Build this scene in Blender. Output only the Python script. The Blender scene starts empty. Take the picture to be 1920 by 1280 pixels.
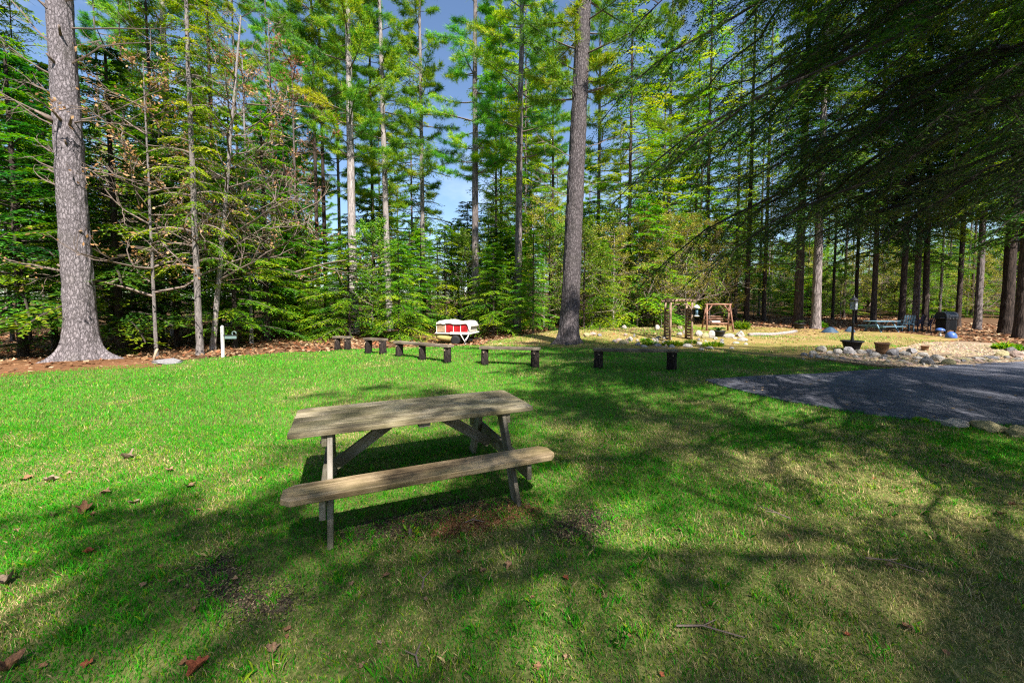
import bpy, math, random
import numpy as np
from mathutils import Vector, Matrix

R = math.radians
rng = np.random.default_rng(7)
random.seed(7)
sc = bpy.context.scene
col = sc.collection

# ------------------------------------------------------------------ camera
FPX, PITCH, HOR, CAMH = 735.0, 0.051, 567.5, 1.60
cam = bpy.data.cameras.new('camera')
cam.sensor_width = 36.0
cam.lens = FPX / 1920 * 36
cam.shift_y = -(640 - (HOR + FPX * math.tan(PITCH))) / 1920
cam.clip_start, cam.clip_end = 0.05, 1000
camo = bpy.data.objects.new('camera', cam)
camo.location = (0, 0, CAMH)
camo.rotation_euler = (math.pi / 2 - PITCH, 0, 0)
col.objects.link(camo)
sc.camera = camo

# ------------------------------------------------------------------ sky, sun, exposure
SUN_EL = R(48)
SUN_AZ = (0.42, -0.91)            # horizontal direction towards the sun (behind the camera, to the right)
w = bpy.data.worlds.new('World')
sc.world = w
w.use_nodes = True
nt = w.node_tree
sky = nt.nodes.new('ShaderNodeTexSky')
sky.sky_type = 'NISHITA'
sky.sun_disc = False
sky.sun_elevation = SUN_EL
sky.sun_rotation = math.atan2(SUN_AZ[0], SUN_AZ[1])
sky.air_density = 1.0
sky.dust_density = 0.6
sky.ozone_density = 3.5
wtc = nt.nodes.new('ShaderNodeTexCoord')
wmp = nt.nodes.new('ShaderNodeMapping')
wmp.inputs['Scale'].default_value = (1.0, 1.0, 2.6)
cn = nt.nodes.new('ShaderNodeTexNoise')
cn.inputs['Scale'].default_value = 2.4
cn.inputs['Detail'].default_value = 7.0
cn.inputs['Roughness'].default_value = 0.55
cr_ = nt.nodes.new('ShaderNodeMapRange')
cr_.inputs[1].default_value, cr_.inputs[2].default_value, cr_.inputs[4].default_value = 0.55, 0.8, 0.3
cmx = nt.nodes.new('ShaderNodeMix')
cmx.data_type = 'RGBA'
cmx.inputs[7].default_value = (10.0, 10.3, 10.8, 1)          # thin white cloud
nt.links.new(wtc.outputs['Generated'], wmp.inputs[0])
nt.links.new(wmp.outputs[0], cn.inputs[0])
nt.links.new(cn.outputs[0], cr_.inputs[0])
nt.links.new(cr_.outputs[0], cmx.inputs[0])
nt.links.new(sky.outputs[0], cmx.inputs[6])
nt.links.new(cmx.outputs[2], nt.nodes['Background'].inputs[0])
nt.nodes['Background'].inputs[1].default_value = 0.08
sun = bpy.data.lights.new('sun', 'SUN')
sun.energy = 5.0
sun.angle = R(0.55)
sun.color = (1.0, 0.95, 0.86)
suno = bpy.data.objects.new('sun', sun)
n_ = math.hypot(*SUN_AZ)
sd = Vector((SUN_AZ[0] / n_ * math.cos(SUN_EL), SUN_AZ[1] / n_ * math.cos(SUN_EL), math.sin(SUN_EL)))
suno.rotation_euler = sd.to_track_quat('Z', 'Y').to_euler()
suno.location = (8, -18, 20)
col.objects.link(suno)
sc.view_settings.view_transform = 'Standard'
sc.view_settings.look = 'None'
sc.view_settings.gamma = 1.0
sc.view_settings.use_curve_mapping = False
sc.view_settings.exposure = 1.4
sc.render.engine = 'CYCLES'
cy = sc.cycles
cy.max_bounces = 5
cy.diffuse_bounces = 3
cy.glossy_bounces = 2
cy.transmission_bounces = 3
cy.transparent_max_bounces = 4
cy.caustics_reflective = False
cy.caustics_refractive = False
cy.use_denoising = False
cy.filter_width = 1.2
cy.use_adaptive_sampling = True
cy.adaptive_threshold = 0.01


# ------------------------------------------------------------------ helpers
def sig(x):
    return 1 / (1 + np.exp(-np.clip(x, -40, 40)))


class VNoise:
    """value noise in 2D / 3D on numpy arrays"""
    def __init__(self, seed):
        self.t = np.random.default_rng(seed).random(65536)

    def h(self, *i):
        k = np.zeros_like(i[0])
        for a, m in zip(i, (1619, 31337, 6971)):
            k = (k * 7919 + a * m) & 0xFFFFFF
        k = (k ^ (k >> 11)) * 2654435 & 0xFFFFFFF
        return self.t[(k ^ (k >> 9)) & 65535]

    def __call__(self, *c):
        c = [np.asarray(a, float) for a in c]
        i = [np.floor(a).astype(np.int64) for a in c]
        f = [a - b for a, b in zip(c, i)]
        f = [a * a * (3 - 2 * a) for a in f]
        out = 0
        for m in range(1 << len(c)):
            wt = 1.0
            idx = []
            for d in range(len(c)):
                b = (m >> d) & 1
                idx.append(i[d] + b)
                wt = wt * (f[d] if b else 1 - f[d])
            out = out + wt * self.h(*idx)
        return out

    def fbm(self, *c, oct=3):
        s, a, t = 0, 0.5, 0
        for o in range(oct):
            s = s + a * self(*[x * (2 ** o) + 17.3 * o for x in c])
            t += a
            a *= 0.5
        return s / t


NZ = VNoise(3)


def terrain(x, y):
    x = np.asarray(x, float)
    y = np.asarray(y, float)
    r = np.maximum(0, y - 18)
    h = 0.034 * r * r / (r + 8) * (0.45 + 0.55 * sig((x - 2) / 3))
    h = h + 0.36 * np.exp(-((x - 5.6) / 4.2) ** 2 - ((y - 18.6) / 3.0) ** 2)
    h = h + 0.16 * np.exp(-((x - 11.5) / 2.6) ** 2 - ((y - 12.8) / 1.5) ** 2)
    h = h - 0.25 * np.exp(-((x + 2.5) / 2.2) ** 2 - ((y - 18.5) / 2.5) ** 2)
    h = h + 0.10 * np.exp(-((x + 10.8) / 1.6) ** 2 - ((y - 9.9) / 1.6) ** 2)
    far = sig((np.hypot(x, y) - 8) / 2)
    h = h + (NZ.fbm(x * 0.35, y * 0.35) - 0.5) * 0.16 * far
    return h


def tz(x, y):
    return float(terrain(x, y))


GT = np.geomspace(0.5, 80, 1400)


def G(px, py):
    """the ground point that photo pixel px, py looks at (layout survey)"""
    cyp = HOR + FPX * math.tan(PITCH)
    u, v = (px - 960) / FPX, -(py - cyp) / FPX
    d = Vector((u, math.cos(PITCH) + v * math.sin(PITCH), v * math.cos(PITCH) - math.sin(PITCH)))
    t = GT
    hit = np.nonzero(CAMH + d.z * t <= terrain(d.x * t, d.y * t))[0]
    t = float(t[hit[0]]) if len(hit) else 80.0
    return d.x * t, d.y * t


def P(px, dist):
    """x for a photo column at a distance"""
    return (px - 960) / FPX * dist


class MB:
    def __init__(self):
        self.v, self.f, self.mi, self.n, self.at = [], [], [], 0, []

    def add(self, v, f, mi=0, at=None):
        v = np.asarray(v, float).reshape(-1, 3)
        self.v.append(v)
        for q in f:
            self.f.append(tuple(int(i) + self.n for i in q))
            self.mi.append(mi)
        self.at.append(np.full(len(v), 0.5) if at is None else np.asarray(at, float))
        self.n += len(v)
        return self

    def box(self, c, s, mi=0, rot=None, bev=0.0):
        x, y, z = [a / 2 for a in s]
        if bev <= 0:
            v = np.array([(i * x, j * y, k * z) for k in (-1, 1) for j in (-1, 1) for i in (-1, 1)])
            f = [(0, 2, 3, 1), (4, 5, 7, 6), (0, 1, 5, 4), (2, 6, 7, 3), (0, 4, 6, 2), (1, 3, 7, 5)]
        else:
            b = min(bev, x * .45, y * .45, z * .45)
            v = []
            for k in (-1, 1):
                for j in (-1, 1):
                    for i in (-1, 1):
                        v += [(i * x, j * (y - b), k * (z - b)), (i * (x - b), j * y, k * (z - b)), (i * (x - b), j * (y - b), k * z)]
            v = np.array(v)
            I = lambda i, j, k, a: ((k > 0) * 4 + (j > 0) * 2 + (i > 0)) * 3 + a
            f = []
            for s_ in (-1, 1):
                f.append([I(s_, -1, -1, 0), I(s_, 1, -1, 0), I(s_, 1, 1, 0), I(s_, -1, 1, 0)][::s_])
                f.append([I(-1, s_, -1, 1), I(-1, s_, 1, 1), I(1, s_, 1, 1), I(1, s_, -1, 1)][::s_])
                f.append([I(-1, -1, s_, 2), I(1, -1, s_, 2), I(1, 1, s_, 2), I(-1, 1, s_, 2)][::s_])
            for a in (-1, 1):
                for b_ in (-1, 1):
                    s_ = a * b_
                    f.append([I(a, b_, -1, 0), I(a, b_, -1, 1), I(a, b_, 1, 1), I(a, b_, 1, 0)][::s_])
                    f.append([I(-1, a, b_, 1), I(-1, a, b_, 2), I(1, a, b_, 2), I(1, a, b_, 1)][::s_])
                    f.append([I(a, -1, b_, 2), I(a, -1, b_, 0), I(a, 1, b_, 0), I(a, 1, b_, 2)][::s_])
            for k in (-1, 1):
                for j in (-1, 1):
                    for i in (-1, 1):
                        f.append([I(i, j, k, 0), I(i, j, k, 1), I(i, j, k, 2)][::(i * j * k)])
        if rot is not None:
            v = v @ np.array(Matrix(rot).to_3x3()).T
        return self.add(v + np.array(c), f, mi)

    def bar(self, a, b, wd, th, mi=0, up=(0, 0, 1), bev=0.004):
        """board from a to b, wd along the side, th along up"""
        a, b = Vector(a), Vector(b)
        d = (b - a)
        L = d.length
        x = d.normalized()
        y = Vector(up).cross(x).normalized()
        z = x.cross(y)
        rot = Matrix((x, y, z)).transposed()
        return self.box(tuple((a + b) / 2), (L, wd, th), mi, rot, bev)

    def tube(self, pts, rad, n=8, mi=0, cap=True, at=None):
        pts = np.asarray(pts, float)
        rad = np.broadcast_to(np.asarray(rad, float), (len(pts),))
        t = np.gradient(pts, axis=0)
        t /= np.linalg.norm(t, axis=1)[:, None] + 1e-9
        ref = np.array([0, 0, 1.0]) if abs(t[0][2]) < .9 else np.array([1.0, 0, 0])
        s = np.cross(t, ref)
        s /= np.linalg.norm(s, axis=1)[:, None] + 1e-9
        u = np.cross(s, t)
        a = np.linspace(0, 2 * math.pi, n, endpoint=False)
        ring = (np.cos(a)[None, :, None] * s[:, None, :] + np.sin(a)[None, :, None] * u[:, None, :]) * rad[:, None, None] + pts[:, None, :]
        f = []
        for i in range(len(pts) - 1):
            for j in range(n):
                k = (j + 1) % n
                f.append((i * n + j, i * n + k, (i + 1) * n + k, (i + 1) * n + j))
        if cap:
            f.append(tuple(range(n))[::-1])
            f.append(tuple(range((len(pts) - 1) * n, len(pts) * n)))
        return self.add(ring.reshape(-1, 3), f, mi, at)

    def lathe(self, prof, n=16, c=(0, 0, 0), mi=0):
        a = np.linspace(0, 2 * math.pi, n, endpoint=False)
        v = np.array([(r * math.cos(t), r * math.sin(t), z) for r, z in prof for t in a]) + np.array(c)
        f = []
        for i in range(len(prof) - 1):
            for j in range(n):
                k = (j + 1) % n
                f.append((i * n + j, i * n + k, (i + 1) * n + k, (i + 1) * n + j))
        f.append(tuple(range(n))[::-1])
        f.append(tuple(range((len(prof) - 1) * n, len(prof) * n)))
        return self.add(v, f, mi)

    def mesh(self, name, mats, smooth=False):
        me = bpy.data.meshes.new(name)
        me.from_pydata(np.concatenate(self.v).tolist(), [], self.f)
        fin(me, mats, np.array(self.mi), smooth)
        return me

    def build(self, name, mats, parent=None, smooth=False, loc=None, rot=None):
        return link(name, self.mesh(name, mats, smooth), parent, loc, rot)


def fin(me, mats, mi=None, smooth=False):
    for m in (mats if isinstance(mats, (list, tuple)) else [mats]):
        me.materials.append(m)
    if mi is not None and len(mi):
        me.polygons.foreach_set('material_index', np.asarray(mi, np.int32))
    me.polygons.foreach_set('use_smooth', np.full(len(me.polygons), smooth))
    me.update()


def link(name, me, parent=None, loc=None, rot=None):
    o = bpy.data.objects.new(name, me)
    col.objects.link(o)
    o.parent = parent
    if loc is not None:
        o.location = loc
    if rot is not None:
        o.rotation_euler = rot
    return o


def fast_mesh(name, verts, corners, loop_total, mats, mi=None, smooth=False, attrs=None):
    """verts Nx3, corners flat loop vertex list, loop_total per face"""
    me = bpy.data.meshes.new(name)
    me.vertices.add(len(verts))
    me.vertices.foreach_set('co', np.asarray(verts, np.float32).ravel())
    me.loops.add(len(corners))
    me.loops.foreach_set('vertex_index', np.asarray(corners, np.int32))
    me.polygons.add(len(loop_total))
    lt = np.asarray(loop_total, np.int32)
    me.polygons.foreach_set('loop_start', np.concatenate([[0], np.cumsum(lt)[:-1]]).astype(np.int32))
    me.update(calc_edges=True)
    for k, (typ, data) in (attrs or {}).items():
        at = me.attributes.new(k, typ, 'POINT')
        at.data.foreach_set('color' if typ == 'FLOAT_COLOR' else 'value', np.asarray(data, np.float32).ravel())
    fin(me, mats, mi, smooth)
    return me


def tag(o, label=None, cat=None, group=None, kind=None):
    if label:
        o['label'] = label
    if cat:
        o['category'] = cat
    if group:
        o['group'] = group
    if kind:
        o['kind'] = kind
    return o


def empty(name, loc, rz=0, label=None, cat=None, group=None):
    o = bpy.data.objects.new(name, None)
    o.empty_display_size = 0.2
    col.objects.link(o)
    o.location = loc
    o.rotation_euler = (0, 0, rz)
    return tag(o, label, cat, group)


# ------------------------------------------------------------------ materials
def new_mat(name):
    m = bpy.data.materials.new(name)
    m.use_nodes = True
    return m, m.node_tree, m.node_tree.nodes['Principled BSDF']


def node(nt, typ, **kw):
    n = nt.nodes.new(typ)
    for k, v in kw.items():
        if k.startswith('i_'):
            key = k[2:]
            n.inputs[int(key) if key.isdigit() else key].default_value = v
        else:
            setattr(n, k, v)
    return n


def ramp(nt, fac, stops):
    r = nt.nodes.new('ShaderNodeValToRGB')
    e = r.color_ramp.elements
    while len(e) > 1:
        e.remove(e[0])
    e[0].position, e[0].color = stops[0][0], (*stops[0][1], 1)
    for p, c in stops[1:]:
        q = e.new(p)
        q.color = (*c, 1)
    nt.links.new(fac, r.inputs[0])
    return r.outputs[0]


def coords(nt, kind='Object', scale=(1, 1, 1)):
    tc = nt.nodes.new('ShaderNodeTexCoord')
    mp = nt.nodes.new('ShaderNodeMapping')
    mp.inputs['Scale'].default_value = scale
    nt.links.new(tc.outputs[kind], mp.inputs[0])
    return mp.outputs[0]


def plain(name, color, rough=0.7, var=0.25, scale=8.0, metal=0.0, bump=0.2, spec=0.3, bdist=0.01):
    m, nt, b = new_mat(name)
    n = node(nt, 'ShaderNodeTexNoise', i_Scale=scale, i_Detail=5.0)
    nt.links.new(coords(nt), n.inputs[0])
    c = np.array(color)
    nt.links.new(ramp(nt, n.outputs[0], [(0.3, tuple(c * (1 - var))), (0.7, tuple(np.minimum(1, c * (1 + var))))]), b.inputs['Base Color'])
    b.inputs['Roughness'].default_value = rough
    b.inputs['Metallic'].default_value = metal
    b.inputs['Specular IOR Level'].default_value = spec
    if bump:
        bp = node(nt, 'ShaderNodeBump', i_Strength=bump, i_Distance=bdist)
        nt.links.new(n.outputs[0], bp.inputs['Height'])
        nt.links.new(bp.outputs[0], b.inputs['Normal'])
    return m


def bark(name, dark, light, sx=9.0, sz=1.6, bump=0.9, moss=None):
    m, nt, b = new_mat(name)
    c = coords(nt, 'Object', (sx, sx, sz))
    v = node(nt, 'ShaderNodeTexVoronoi', feature='DISTANCE_TO_EDGE', i_Scale=1.3)
    n1 = node(nt, 'ShaderNodeTexNoise', i_Scale=1.6, i_Detail=6.0, i_Roughness=0.65)
    nt.links.new(c, n1.inputs[0])
    ad = node(nt, 'ShaderNodeVectorMath', operation='ADD')
    sc_ = node(nt, 'ShaderNodeVectorMath', operation='SCALE')
    sc_.inputs['Scale'].default_value = 1.1
    nt.links.new(n1.outputs['Color'], sc_.inputs[0])
    nt.links.new(c, ad.inputs[0])
    nt.links.new(sc_.outputs[0], ad.inputs[1])
    nt.links.new(ad.outputs[0], v.inputs['Vector'])
    mr = node(nt, 'ShaderNodeMapRange')
    mr.inputs[1].default_value, mr.inputs[2].default_value = 0.0, 0.28
    nt.links.new(v.outputs['Distance'], mr.inputs[0])
    n2 = node(nt, 'ShaderNodeTexNoise', i_Scale=5.0, i_Detail=6.0, i_Roughness=0.7)
    nt.links.new(c, n2.inputs[0])
    mul = node(nt, 'ShaderNodeMath', operation='MULTIPLY')
    soft = node(nt, 'ShaderNodeMath', operation='MULTIPLY_ADD', i_1=0.5, i_2=0.5)
    nt.links.new(mr.outputs[0], soft.inputs[0])
    nt.links.new(soft.outputs[0], mul.inputs[0])
    nt.links.new(n2.outputs[0], mul.inputs[1])
    d, l = np.array(dark), np.array(light)
    colr = ramp(nt, mul.outputs[0], [(0.2, tuple(d)), (0.36, tuple(d * .55 + l * .45)), (0.58, tuple(l))])
    oi = node(nt, 'ShaderNodeObjectInfo')
    hs = node(nt, 'ShaderNodeHueSaturation')
    mr2 = node(nt, 'ShaderNodeMapRange')
    mr2.inputs[3].default_value, mr2.inputs[4].default_value = 0.75, 1.25
    nt.links.new(oi.outputs['Random'], mr2.inputs[0])
    nt.links.new(mr2.outputs[0], hs.inputs['Value'])
    nt.links.new(colr, hs.inputs['Color'])
    out = hs.outputs[0]
    if moss:
        n3 = node(nt, 'ShaderNodeTexNoise', i_Scale=0.9, i_Detail=5.0)
        nt.links.new(coords(nt, 'Object', (1.2, 1.2, 1.2)), n3.inputs[0])
        mx = node(nt, 'ShaderNodeMix', data_type='RGBA')
        mr3 = node(nt, 'ShaderNodeMapRange')
        mr3.inputs[1].default_value, mr3.inputs[2].default_value = 0.55, 0.75
        mr3.inputs[4].default_value = 0.6
        nt.links.new(n3.outputs[0], mr3.inputs[0])
        nt.links.new(mr3.outputs[0], mx.inputs[0])
        nt.links.new(out, mx.inputs[6])
        mx.inputs[7].default_value = (*moss, 1)
        out = mx.outputs[2]
    nt.links.new(out, b.inputs['Base Color'])
    b.inputs['Roughness'].default_value = 0.9
    b.inputs['Specular IOR Level'].default_value = 0.15
    bp = node(nt, 'ShaderNodeBump', i_Strength=bump, i_Distance=0.035)
    nt.links.new(mul.outputs[0], bp.inputs['Height'])
    nt.links.new(bp.outputs[0], b.inputs['Normal'])
    return m


def leaf(name, stops, trans=0.3, objvar=0.25, tcol=1.3):
    """foliage: per-leaf value from the point attribute v, a shift per plant from Object Info"""
    m, nt, b = new_mat(name)
    at = node(nt, 'ShaderNodeAttribute', attribute_name='v')
    c = ramp(nt, at.outputs['Fac'], stops)
    oi = node(nt, 'ShaderNodeObjectInfo')
    hs = node(nt, 'ShaderNodeHueSaturation')
    for inp, lo, hi in (('Value', 1 - objvar, 1 + objvar), ('Hue', 0.485, 0.515)):
        mr = node(nt, 'ShaderNodeMapRange')
        mr.inputs[3].default_value, mr.inputs[4].default_value = lo, hi
        nt.links.new(oi.outputs['Random'], mr.inputs[0])
        nt.links.new(mr.outputs[0], hs.inputs[inp])
    nt.links.new(c, hs.inputs['Color'])
    nt.links.new(hs.outputs[0], b.inputs['Base Color'])
    b.inputs['Roughness'].default_value = 0.55
    b.inputs['Specular IOR Level'].default_value = 0.25
    if trans > 0:
        tr = node(nt, 'ShaderNodeBsdfTranslucent')
        h2 = node(nt, 'ShaderNodeHueSaturation', i_Value=tcol, i_Saturation=1.1)
        nt.links.new(hs.outputs[0], h2.inputs['Color'])
        nt.links.new(h2.outputs[0], tr.inputs[0])
        mx = node(nt, 'ShaderNodeMixShader', i_0=trans)
        nt.links.new(b.outputs[0], mx.inputs[1])
        nt.links.new(tr.outputs[0], mx.inputs[2])
        nt.links.new(mx.outputs[0], nt.nodes['Material Output'].inputs[0])
    return m


def vcol(name, rough=0.7, trans=0.25, attr='Col'):
    m, nt, b = new_mat(name)
    at = node(nt, 'ShaderNodeAttribute', attribute_name=attr)
    nt.links.new(at.outputs['Color'], b.inputs['Base Color'])
    b.inputs['Roughness'].default_value = rough
    b.inputs['Specular IOR Level'].default_value = 0.2
    if trans:
        tr = node(nt, 'ShaderNodeBsdfTranslucent')
        nt.links.new(at.outputs['Color'], tr.inputs[0])
        mx = node(nt, 'ShaderNodeMixShader', i_0=trans)
        nt.links.new(b.outputs[0], mx.inputs[1])
        nt.links.new(tr.outputs[0], mx.inputs[2])
        nt.links.new(mx.outputs[0], nt.nodes['Material Output'].inputs[0])
    return m


def wood(name, stops, along=(1.2, 14, 14), bump=0.35, green=None, rough=0.8):
    m, nt, b = new_mat(name)
    oi = node(nt, 'ShaderNodeObjectInfo')
    tc = node(nt, 'ShaderNodeTexCoord')
    off = node(nt, 'ShaderNodeVectorMath', operation='ADD')
    cmb = node(nt, 'ShaderNodeMath', operation='MULTIPLY', i_1=37.0)
    nt.links.new(oi.outputs['Random'], cmb.inputs[0])
    nt.links.new(tc.outputs['Object'], off.inputs[0])
    nt.links.new(cmb.outputs[0], off.inputs[1])
    mp = node(nt, 'ShaderNodeMapping')
    mp.inputs['Scale'].default_value = along
    nt.links.new(off.outputs[0], mp.inputs[0])
    n1 = node(nt, 'ShaderNodeTexNoise', i_Scale=3.0, i_Detail=8.0, i_Roughness=0.7, i_Distortion=0.6)
    nt.links.new(mp.outputs[0], n1.inputs[0])
    n0 = node(nt, 'ShaderNodeTexNoise', i_Scale=3.2, i_Detail=4.0)
    nt.links.new(off.outputs[0], n0.inputs[0])
    mixf = node(nt, 'ShaderNodeMath', operation='MULTIPLY_ADD', i_1=0.55, i_2=0.0)
    nt.links.new(n0.outputs[0], mixf.inputs[0])
    ad = node(nt, 'ShaderNodeMath', operation='MULTIPLY_ADD', i_1=0.5)
    nt.links.new(n1.outputs[0], ad.inputs[0])
    nt.links.new(mixf.outputs[0], ad.inputs[2])
    c = ramp(nt, ad.outputs[0], stops)
    if green:
        n3 = node(nt, 'ShaderNodeTexNoise', i_Scale=2.3, i_Detail=6.0, i_Roughness=0.7)
        mp3 = node(nt, 'ShaderNodeMapping')
        mp3.inputs['Scale'].default_value = (0.8, 2.5, 2.5)
        mp3.inputs['Location'].default_value = (3, 1, 7)
        nt.links.new(off.outputs[0], mp3.inputs[0])
        nt.links.new(mp3.outputs[0], n3.inputs[0])
        mr3 = node(nt, 'ShaderNodeMapRange')
        mr3.inputs[1].default_value, mr3.inputs[2].default_value = 0.45, 0.7
        mr3.inputs[4].default_value = 0.55
        nt.links.new(n3.outputs[0], mr3.inputs[0])
        mx = node(nt, 'ShaderNodeMix', data_type='RGBA')
        nt.links.new(mr3.outputs[0], mx.inputs[0])
        nt.links.new(c, mx.inputs[6])
        mx.inputs[7].default_value = (*green, 1)
        c = mx.outputs[2]
    nt.links.new(c, b.inputs['Base Color'])
    b.inputs['Roughness'].default_value = rough
    b.inputs['Specular IOR Level'].default_value = 0.25
    bp = node(nt, 'ShaderNodeBump', i_Strength=bump, i_Distance=0.004)
    nt.links.new(n1.outputs[0], bp.inputs['Height'])
    nt.links.new(bp.outputs[0], b.inputs['Normal'])
    return m


def ground_mat(name, stops, scale=6.0, fine=60.0, bump=0.6):
    m, nt, b = new_mat(name)
    c = coords(nt, 'Object')
    n1 = node(nt, 'ShaderNodeTexNoise', i_Scale=scale, i_Detail=8.0, i_Roughness=0.75)
    n2 = node(nt, 'ShaderNodeTexNoise', i_Scale=fine, i_Detail=4.0)
    n3 = node(nt, 'ShaderNodeTexNoise', i_Scale=0.5, i_Detail=3.0)
    for n in (n1, n2, n3):
        nt.links.new(c, n.inputs[0])
    a = node(nt, 'ShaderNodeMath', operation='MULTIPLY_ADD', i_1=0.4)
    nt.links.new(n2.outputs[0], a.inputs[0])
    a2 = node(nt, 'ShaderNodeMath', operation='MULTIPLY_ADD', i_1=0.35)
    nt.links.new(n1.outputs[0], a2.inputs[0])
    mm = node(nt, 'ShaderNodeMath', operation='MULTIPLY', i_1=0.25)
    nt.links.new(n3.outputs[0], mm.inputs[0])
    nt.links.new(mm.outputs[0], a2.inputs[2])
    nt.links.new(a2.outputs[0], a.inputs[2])
    nt.links.new(ramp(nt, a.outputs[0], stops), b.inputs['Base Color'])
    b.inputs['Roughness'].default_value = 0.95
    b.inputs['Specular IOR Level'].default_value = 0.1
    bp = node(nt, 'ShaderNodeBump', i_Strength=bump, i_Distance=0.02)
    nt.links.new(a.outputs[0], bp.inputs['Height'])
    nt.links.new(bp.outputs[0], b.inputs['Normal'])
    return m


M = {}
M['soil'] = ground_mat('forest floor soil', [(0.35, (0.030, 0.016, 0.009)), (0.48, (0.09, 0.048, 0.025)), (0.58, (0.19, 0.11, 0.06)), (0.68, (0.30, 0.20, 0.12))])
M['thatch'] = ground_mat('lawn thatch', [(0.35, (0.03, 0.035, 0.010)), (0.5, (0.10, 0.12, 0.03)), (0.65, (0.26, 0.24, 0.09))], scale=9)
M['needles'] = ground_mat('rusty needle litter', [(0.35, (0.05, 0.022, 0.010)), (0.5, (0.15, 0.07, 0.032)), (0.65, (0.32, 0.17, 0.09))], scale=9)
M['moss'] = ground_mat('yellow moss turf', [(0.34, (0.05, 0.06, 0.014)), (0.43, (0.13, 0.14, 0.03)), (0.5, (0.26, 0.19, 0.06)), (0.57, (0.32, 0.20, 0.10)), (0.68, (0.46, 0.36, 0.22))], scale=3)
M['chips'] = ground_mat('tan gravel base', [(0.35, (0.12, 0.08, 0.05)), (0.5, (0.25, 0.18, 0.12)), (0.65, (0.40, 0.31, 0.22))], scale=14)
M['asphalt'] = ground_mat('asphalt', [(0.40, (0.05, 0.052, 0.068)), (0.5, (0.105, 0.108, 0.135)), (0.62, (0.22, 0.22, 0.25))], scale=3, fine=110, bump=0.5)
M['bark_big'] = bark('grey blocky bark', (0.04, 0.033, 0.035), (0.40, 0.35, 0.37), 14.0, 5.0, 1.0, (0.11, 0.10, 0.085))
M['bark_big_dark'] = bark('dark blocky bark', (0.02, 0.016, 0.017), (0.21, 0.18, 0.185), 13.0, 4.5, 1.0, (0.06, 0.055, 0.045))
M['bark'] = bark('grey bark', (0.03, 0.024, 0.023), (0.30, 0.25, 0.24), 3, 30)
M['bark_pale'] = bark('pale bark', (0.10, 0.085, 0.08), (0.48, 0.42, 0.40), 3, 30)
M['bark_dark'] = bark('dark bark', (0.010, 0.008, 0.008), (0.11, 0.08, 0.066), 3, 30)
M['twig'] = plain('dead twig', (0.16, 0.12, 0.10), 0.9)
M['twig_dark'] = plain('dark twig', (0.045, 0.034, 0.028), 0.9)
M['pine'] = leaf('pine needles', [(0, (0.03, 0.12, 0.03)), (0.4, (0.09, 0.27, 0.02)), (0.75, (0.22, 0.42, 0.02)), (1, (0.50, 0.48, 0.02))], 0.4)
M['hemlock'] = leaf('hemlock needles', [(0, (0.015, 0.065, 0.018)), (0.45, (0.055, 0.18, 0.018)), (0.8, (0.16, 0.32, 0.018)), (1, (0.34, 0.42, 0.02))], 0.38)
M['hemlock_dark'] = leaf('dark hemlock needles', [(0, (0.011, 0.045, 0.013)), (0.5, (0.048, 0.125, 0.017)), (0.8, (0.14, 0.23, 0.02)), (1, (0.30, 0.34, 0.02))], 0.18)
M['hemlock_lit'] = leaf('bright hemlock needles', [(0, (0.03, 0.13, 0.012)), (0.45, (0.13, 0.32, 0.015)), (1, (0.46, 0.50, 0.02))], 0.4)  # lighter copy of the hemlock needles, sunlit look put into the colour
M['bud'] = leaf('yellow green spring leaves', [(0, (0.10, 0.15, 0.02)), (0.5, (0.28, 0.28, 0.03)), (1, (0.48, 0.40, 0.08))], 0.4)
M['spring'] = leaf('fresh green leaves', [(0, (0.04, 0.12, 0.012)), (0.5, (0.12, 0.27, 0.02)), (1, (0.30, 0.38, 0.03))], 0.4)
M['beech'] = leaf('dry beech leaves', [(0, (0.22, 0.09, 0.04)), (0.5, (0.36, 0.18, 0.09)), (1, (0.50, 0.30, 0.17))], 0.3)
M['grass'] = vcol('grass blades', 0.6, 0.3)
M['litter'] = vcol('leaf litter', 0.8, 0.15)
M['table'] = wood('weathered table wood', [(0.39, (0.035, 0.028, 0.018)), (0.5, (0.155, 0.125, 0.075)), (0.61, (0.36, 0.30, 0.20))], (1.0, 16, 16), 0.5, (0.17, 0.16, 0.06))
M['seat'] = wood('weathered seat wood', [(0.39, (0.045, 0.03, 0.016)), (0.5, (0.18, 0.125, 0.066)), (0.61, (0.38, 0.28, 0.165))], (1.0, 16, 16), 0.5, (0.20, 0.17, 0.06))
M['frame'] = wood('weathered frame wood', [(0.36, (0.05, 0.042, 0.03)), (0.5, (0.14, 0.12, 0.09)), (0.64, (0.28, 0.25, 0.21))], (1.0, 16, 16), 0.4, (0.14, 0.14, 0.06))
M['benchtop'] = wood('bench plank wood', [(0.35, (0.05, 0.035, 0.028)), (0.5, (0.12, 0.095, 0.07)), (0.65, (0.26, 0.21, 0.16))], (1.0, 12, 12), 0.5)
M['benchleg'] = bark('dark bench log', (0.006, 0.005, 0.005), (0.06, 0.045, 0.04), 10, 3)
M['cutwood'] = plain('cut log end', (0.34, 0.25, 0.17), 0.8)
M['redlog'] = wood('red brown log', [(0.35, (0.09, 0.042, 0.028)), (0.5, (0.20, 0.095, 0.06)), (0.65, (0.36, 0.21, 0.15))], (8, 8, 2), 0.4)
M['arborwood'] = wood('arbor wood', [(0.35, (0.06, 0.038, 0.025)), (0.5, (0.16, 0.105, 0.07)), (0.65, (0.36, 0.26, 0.18))], (8, 8, 2), 0.4)
M['white'] = plain('white paint', (0.62, 0.61, 0.58), 0.5, 0.08)
M['tarp'] = plain('white tarp', (0.42, 0.39, 0.34), 0.7, 0.18, 3.0, bump=0.4, bdist=0.05)
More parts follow.
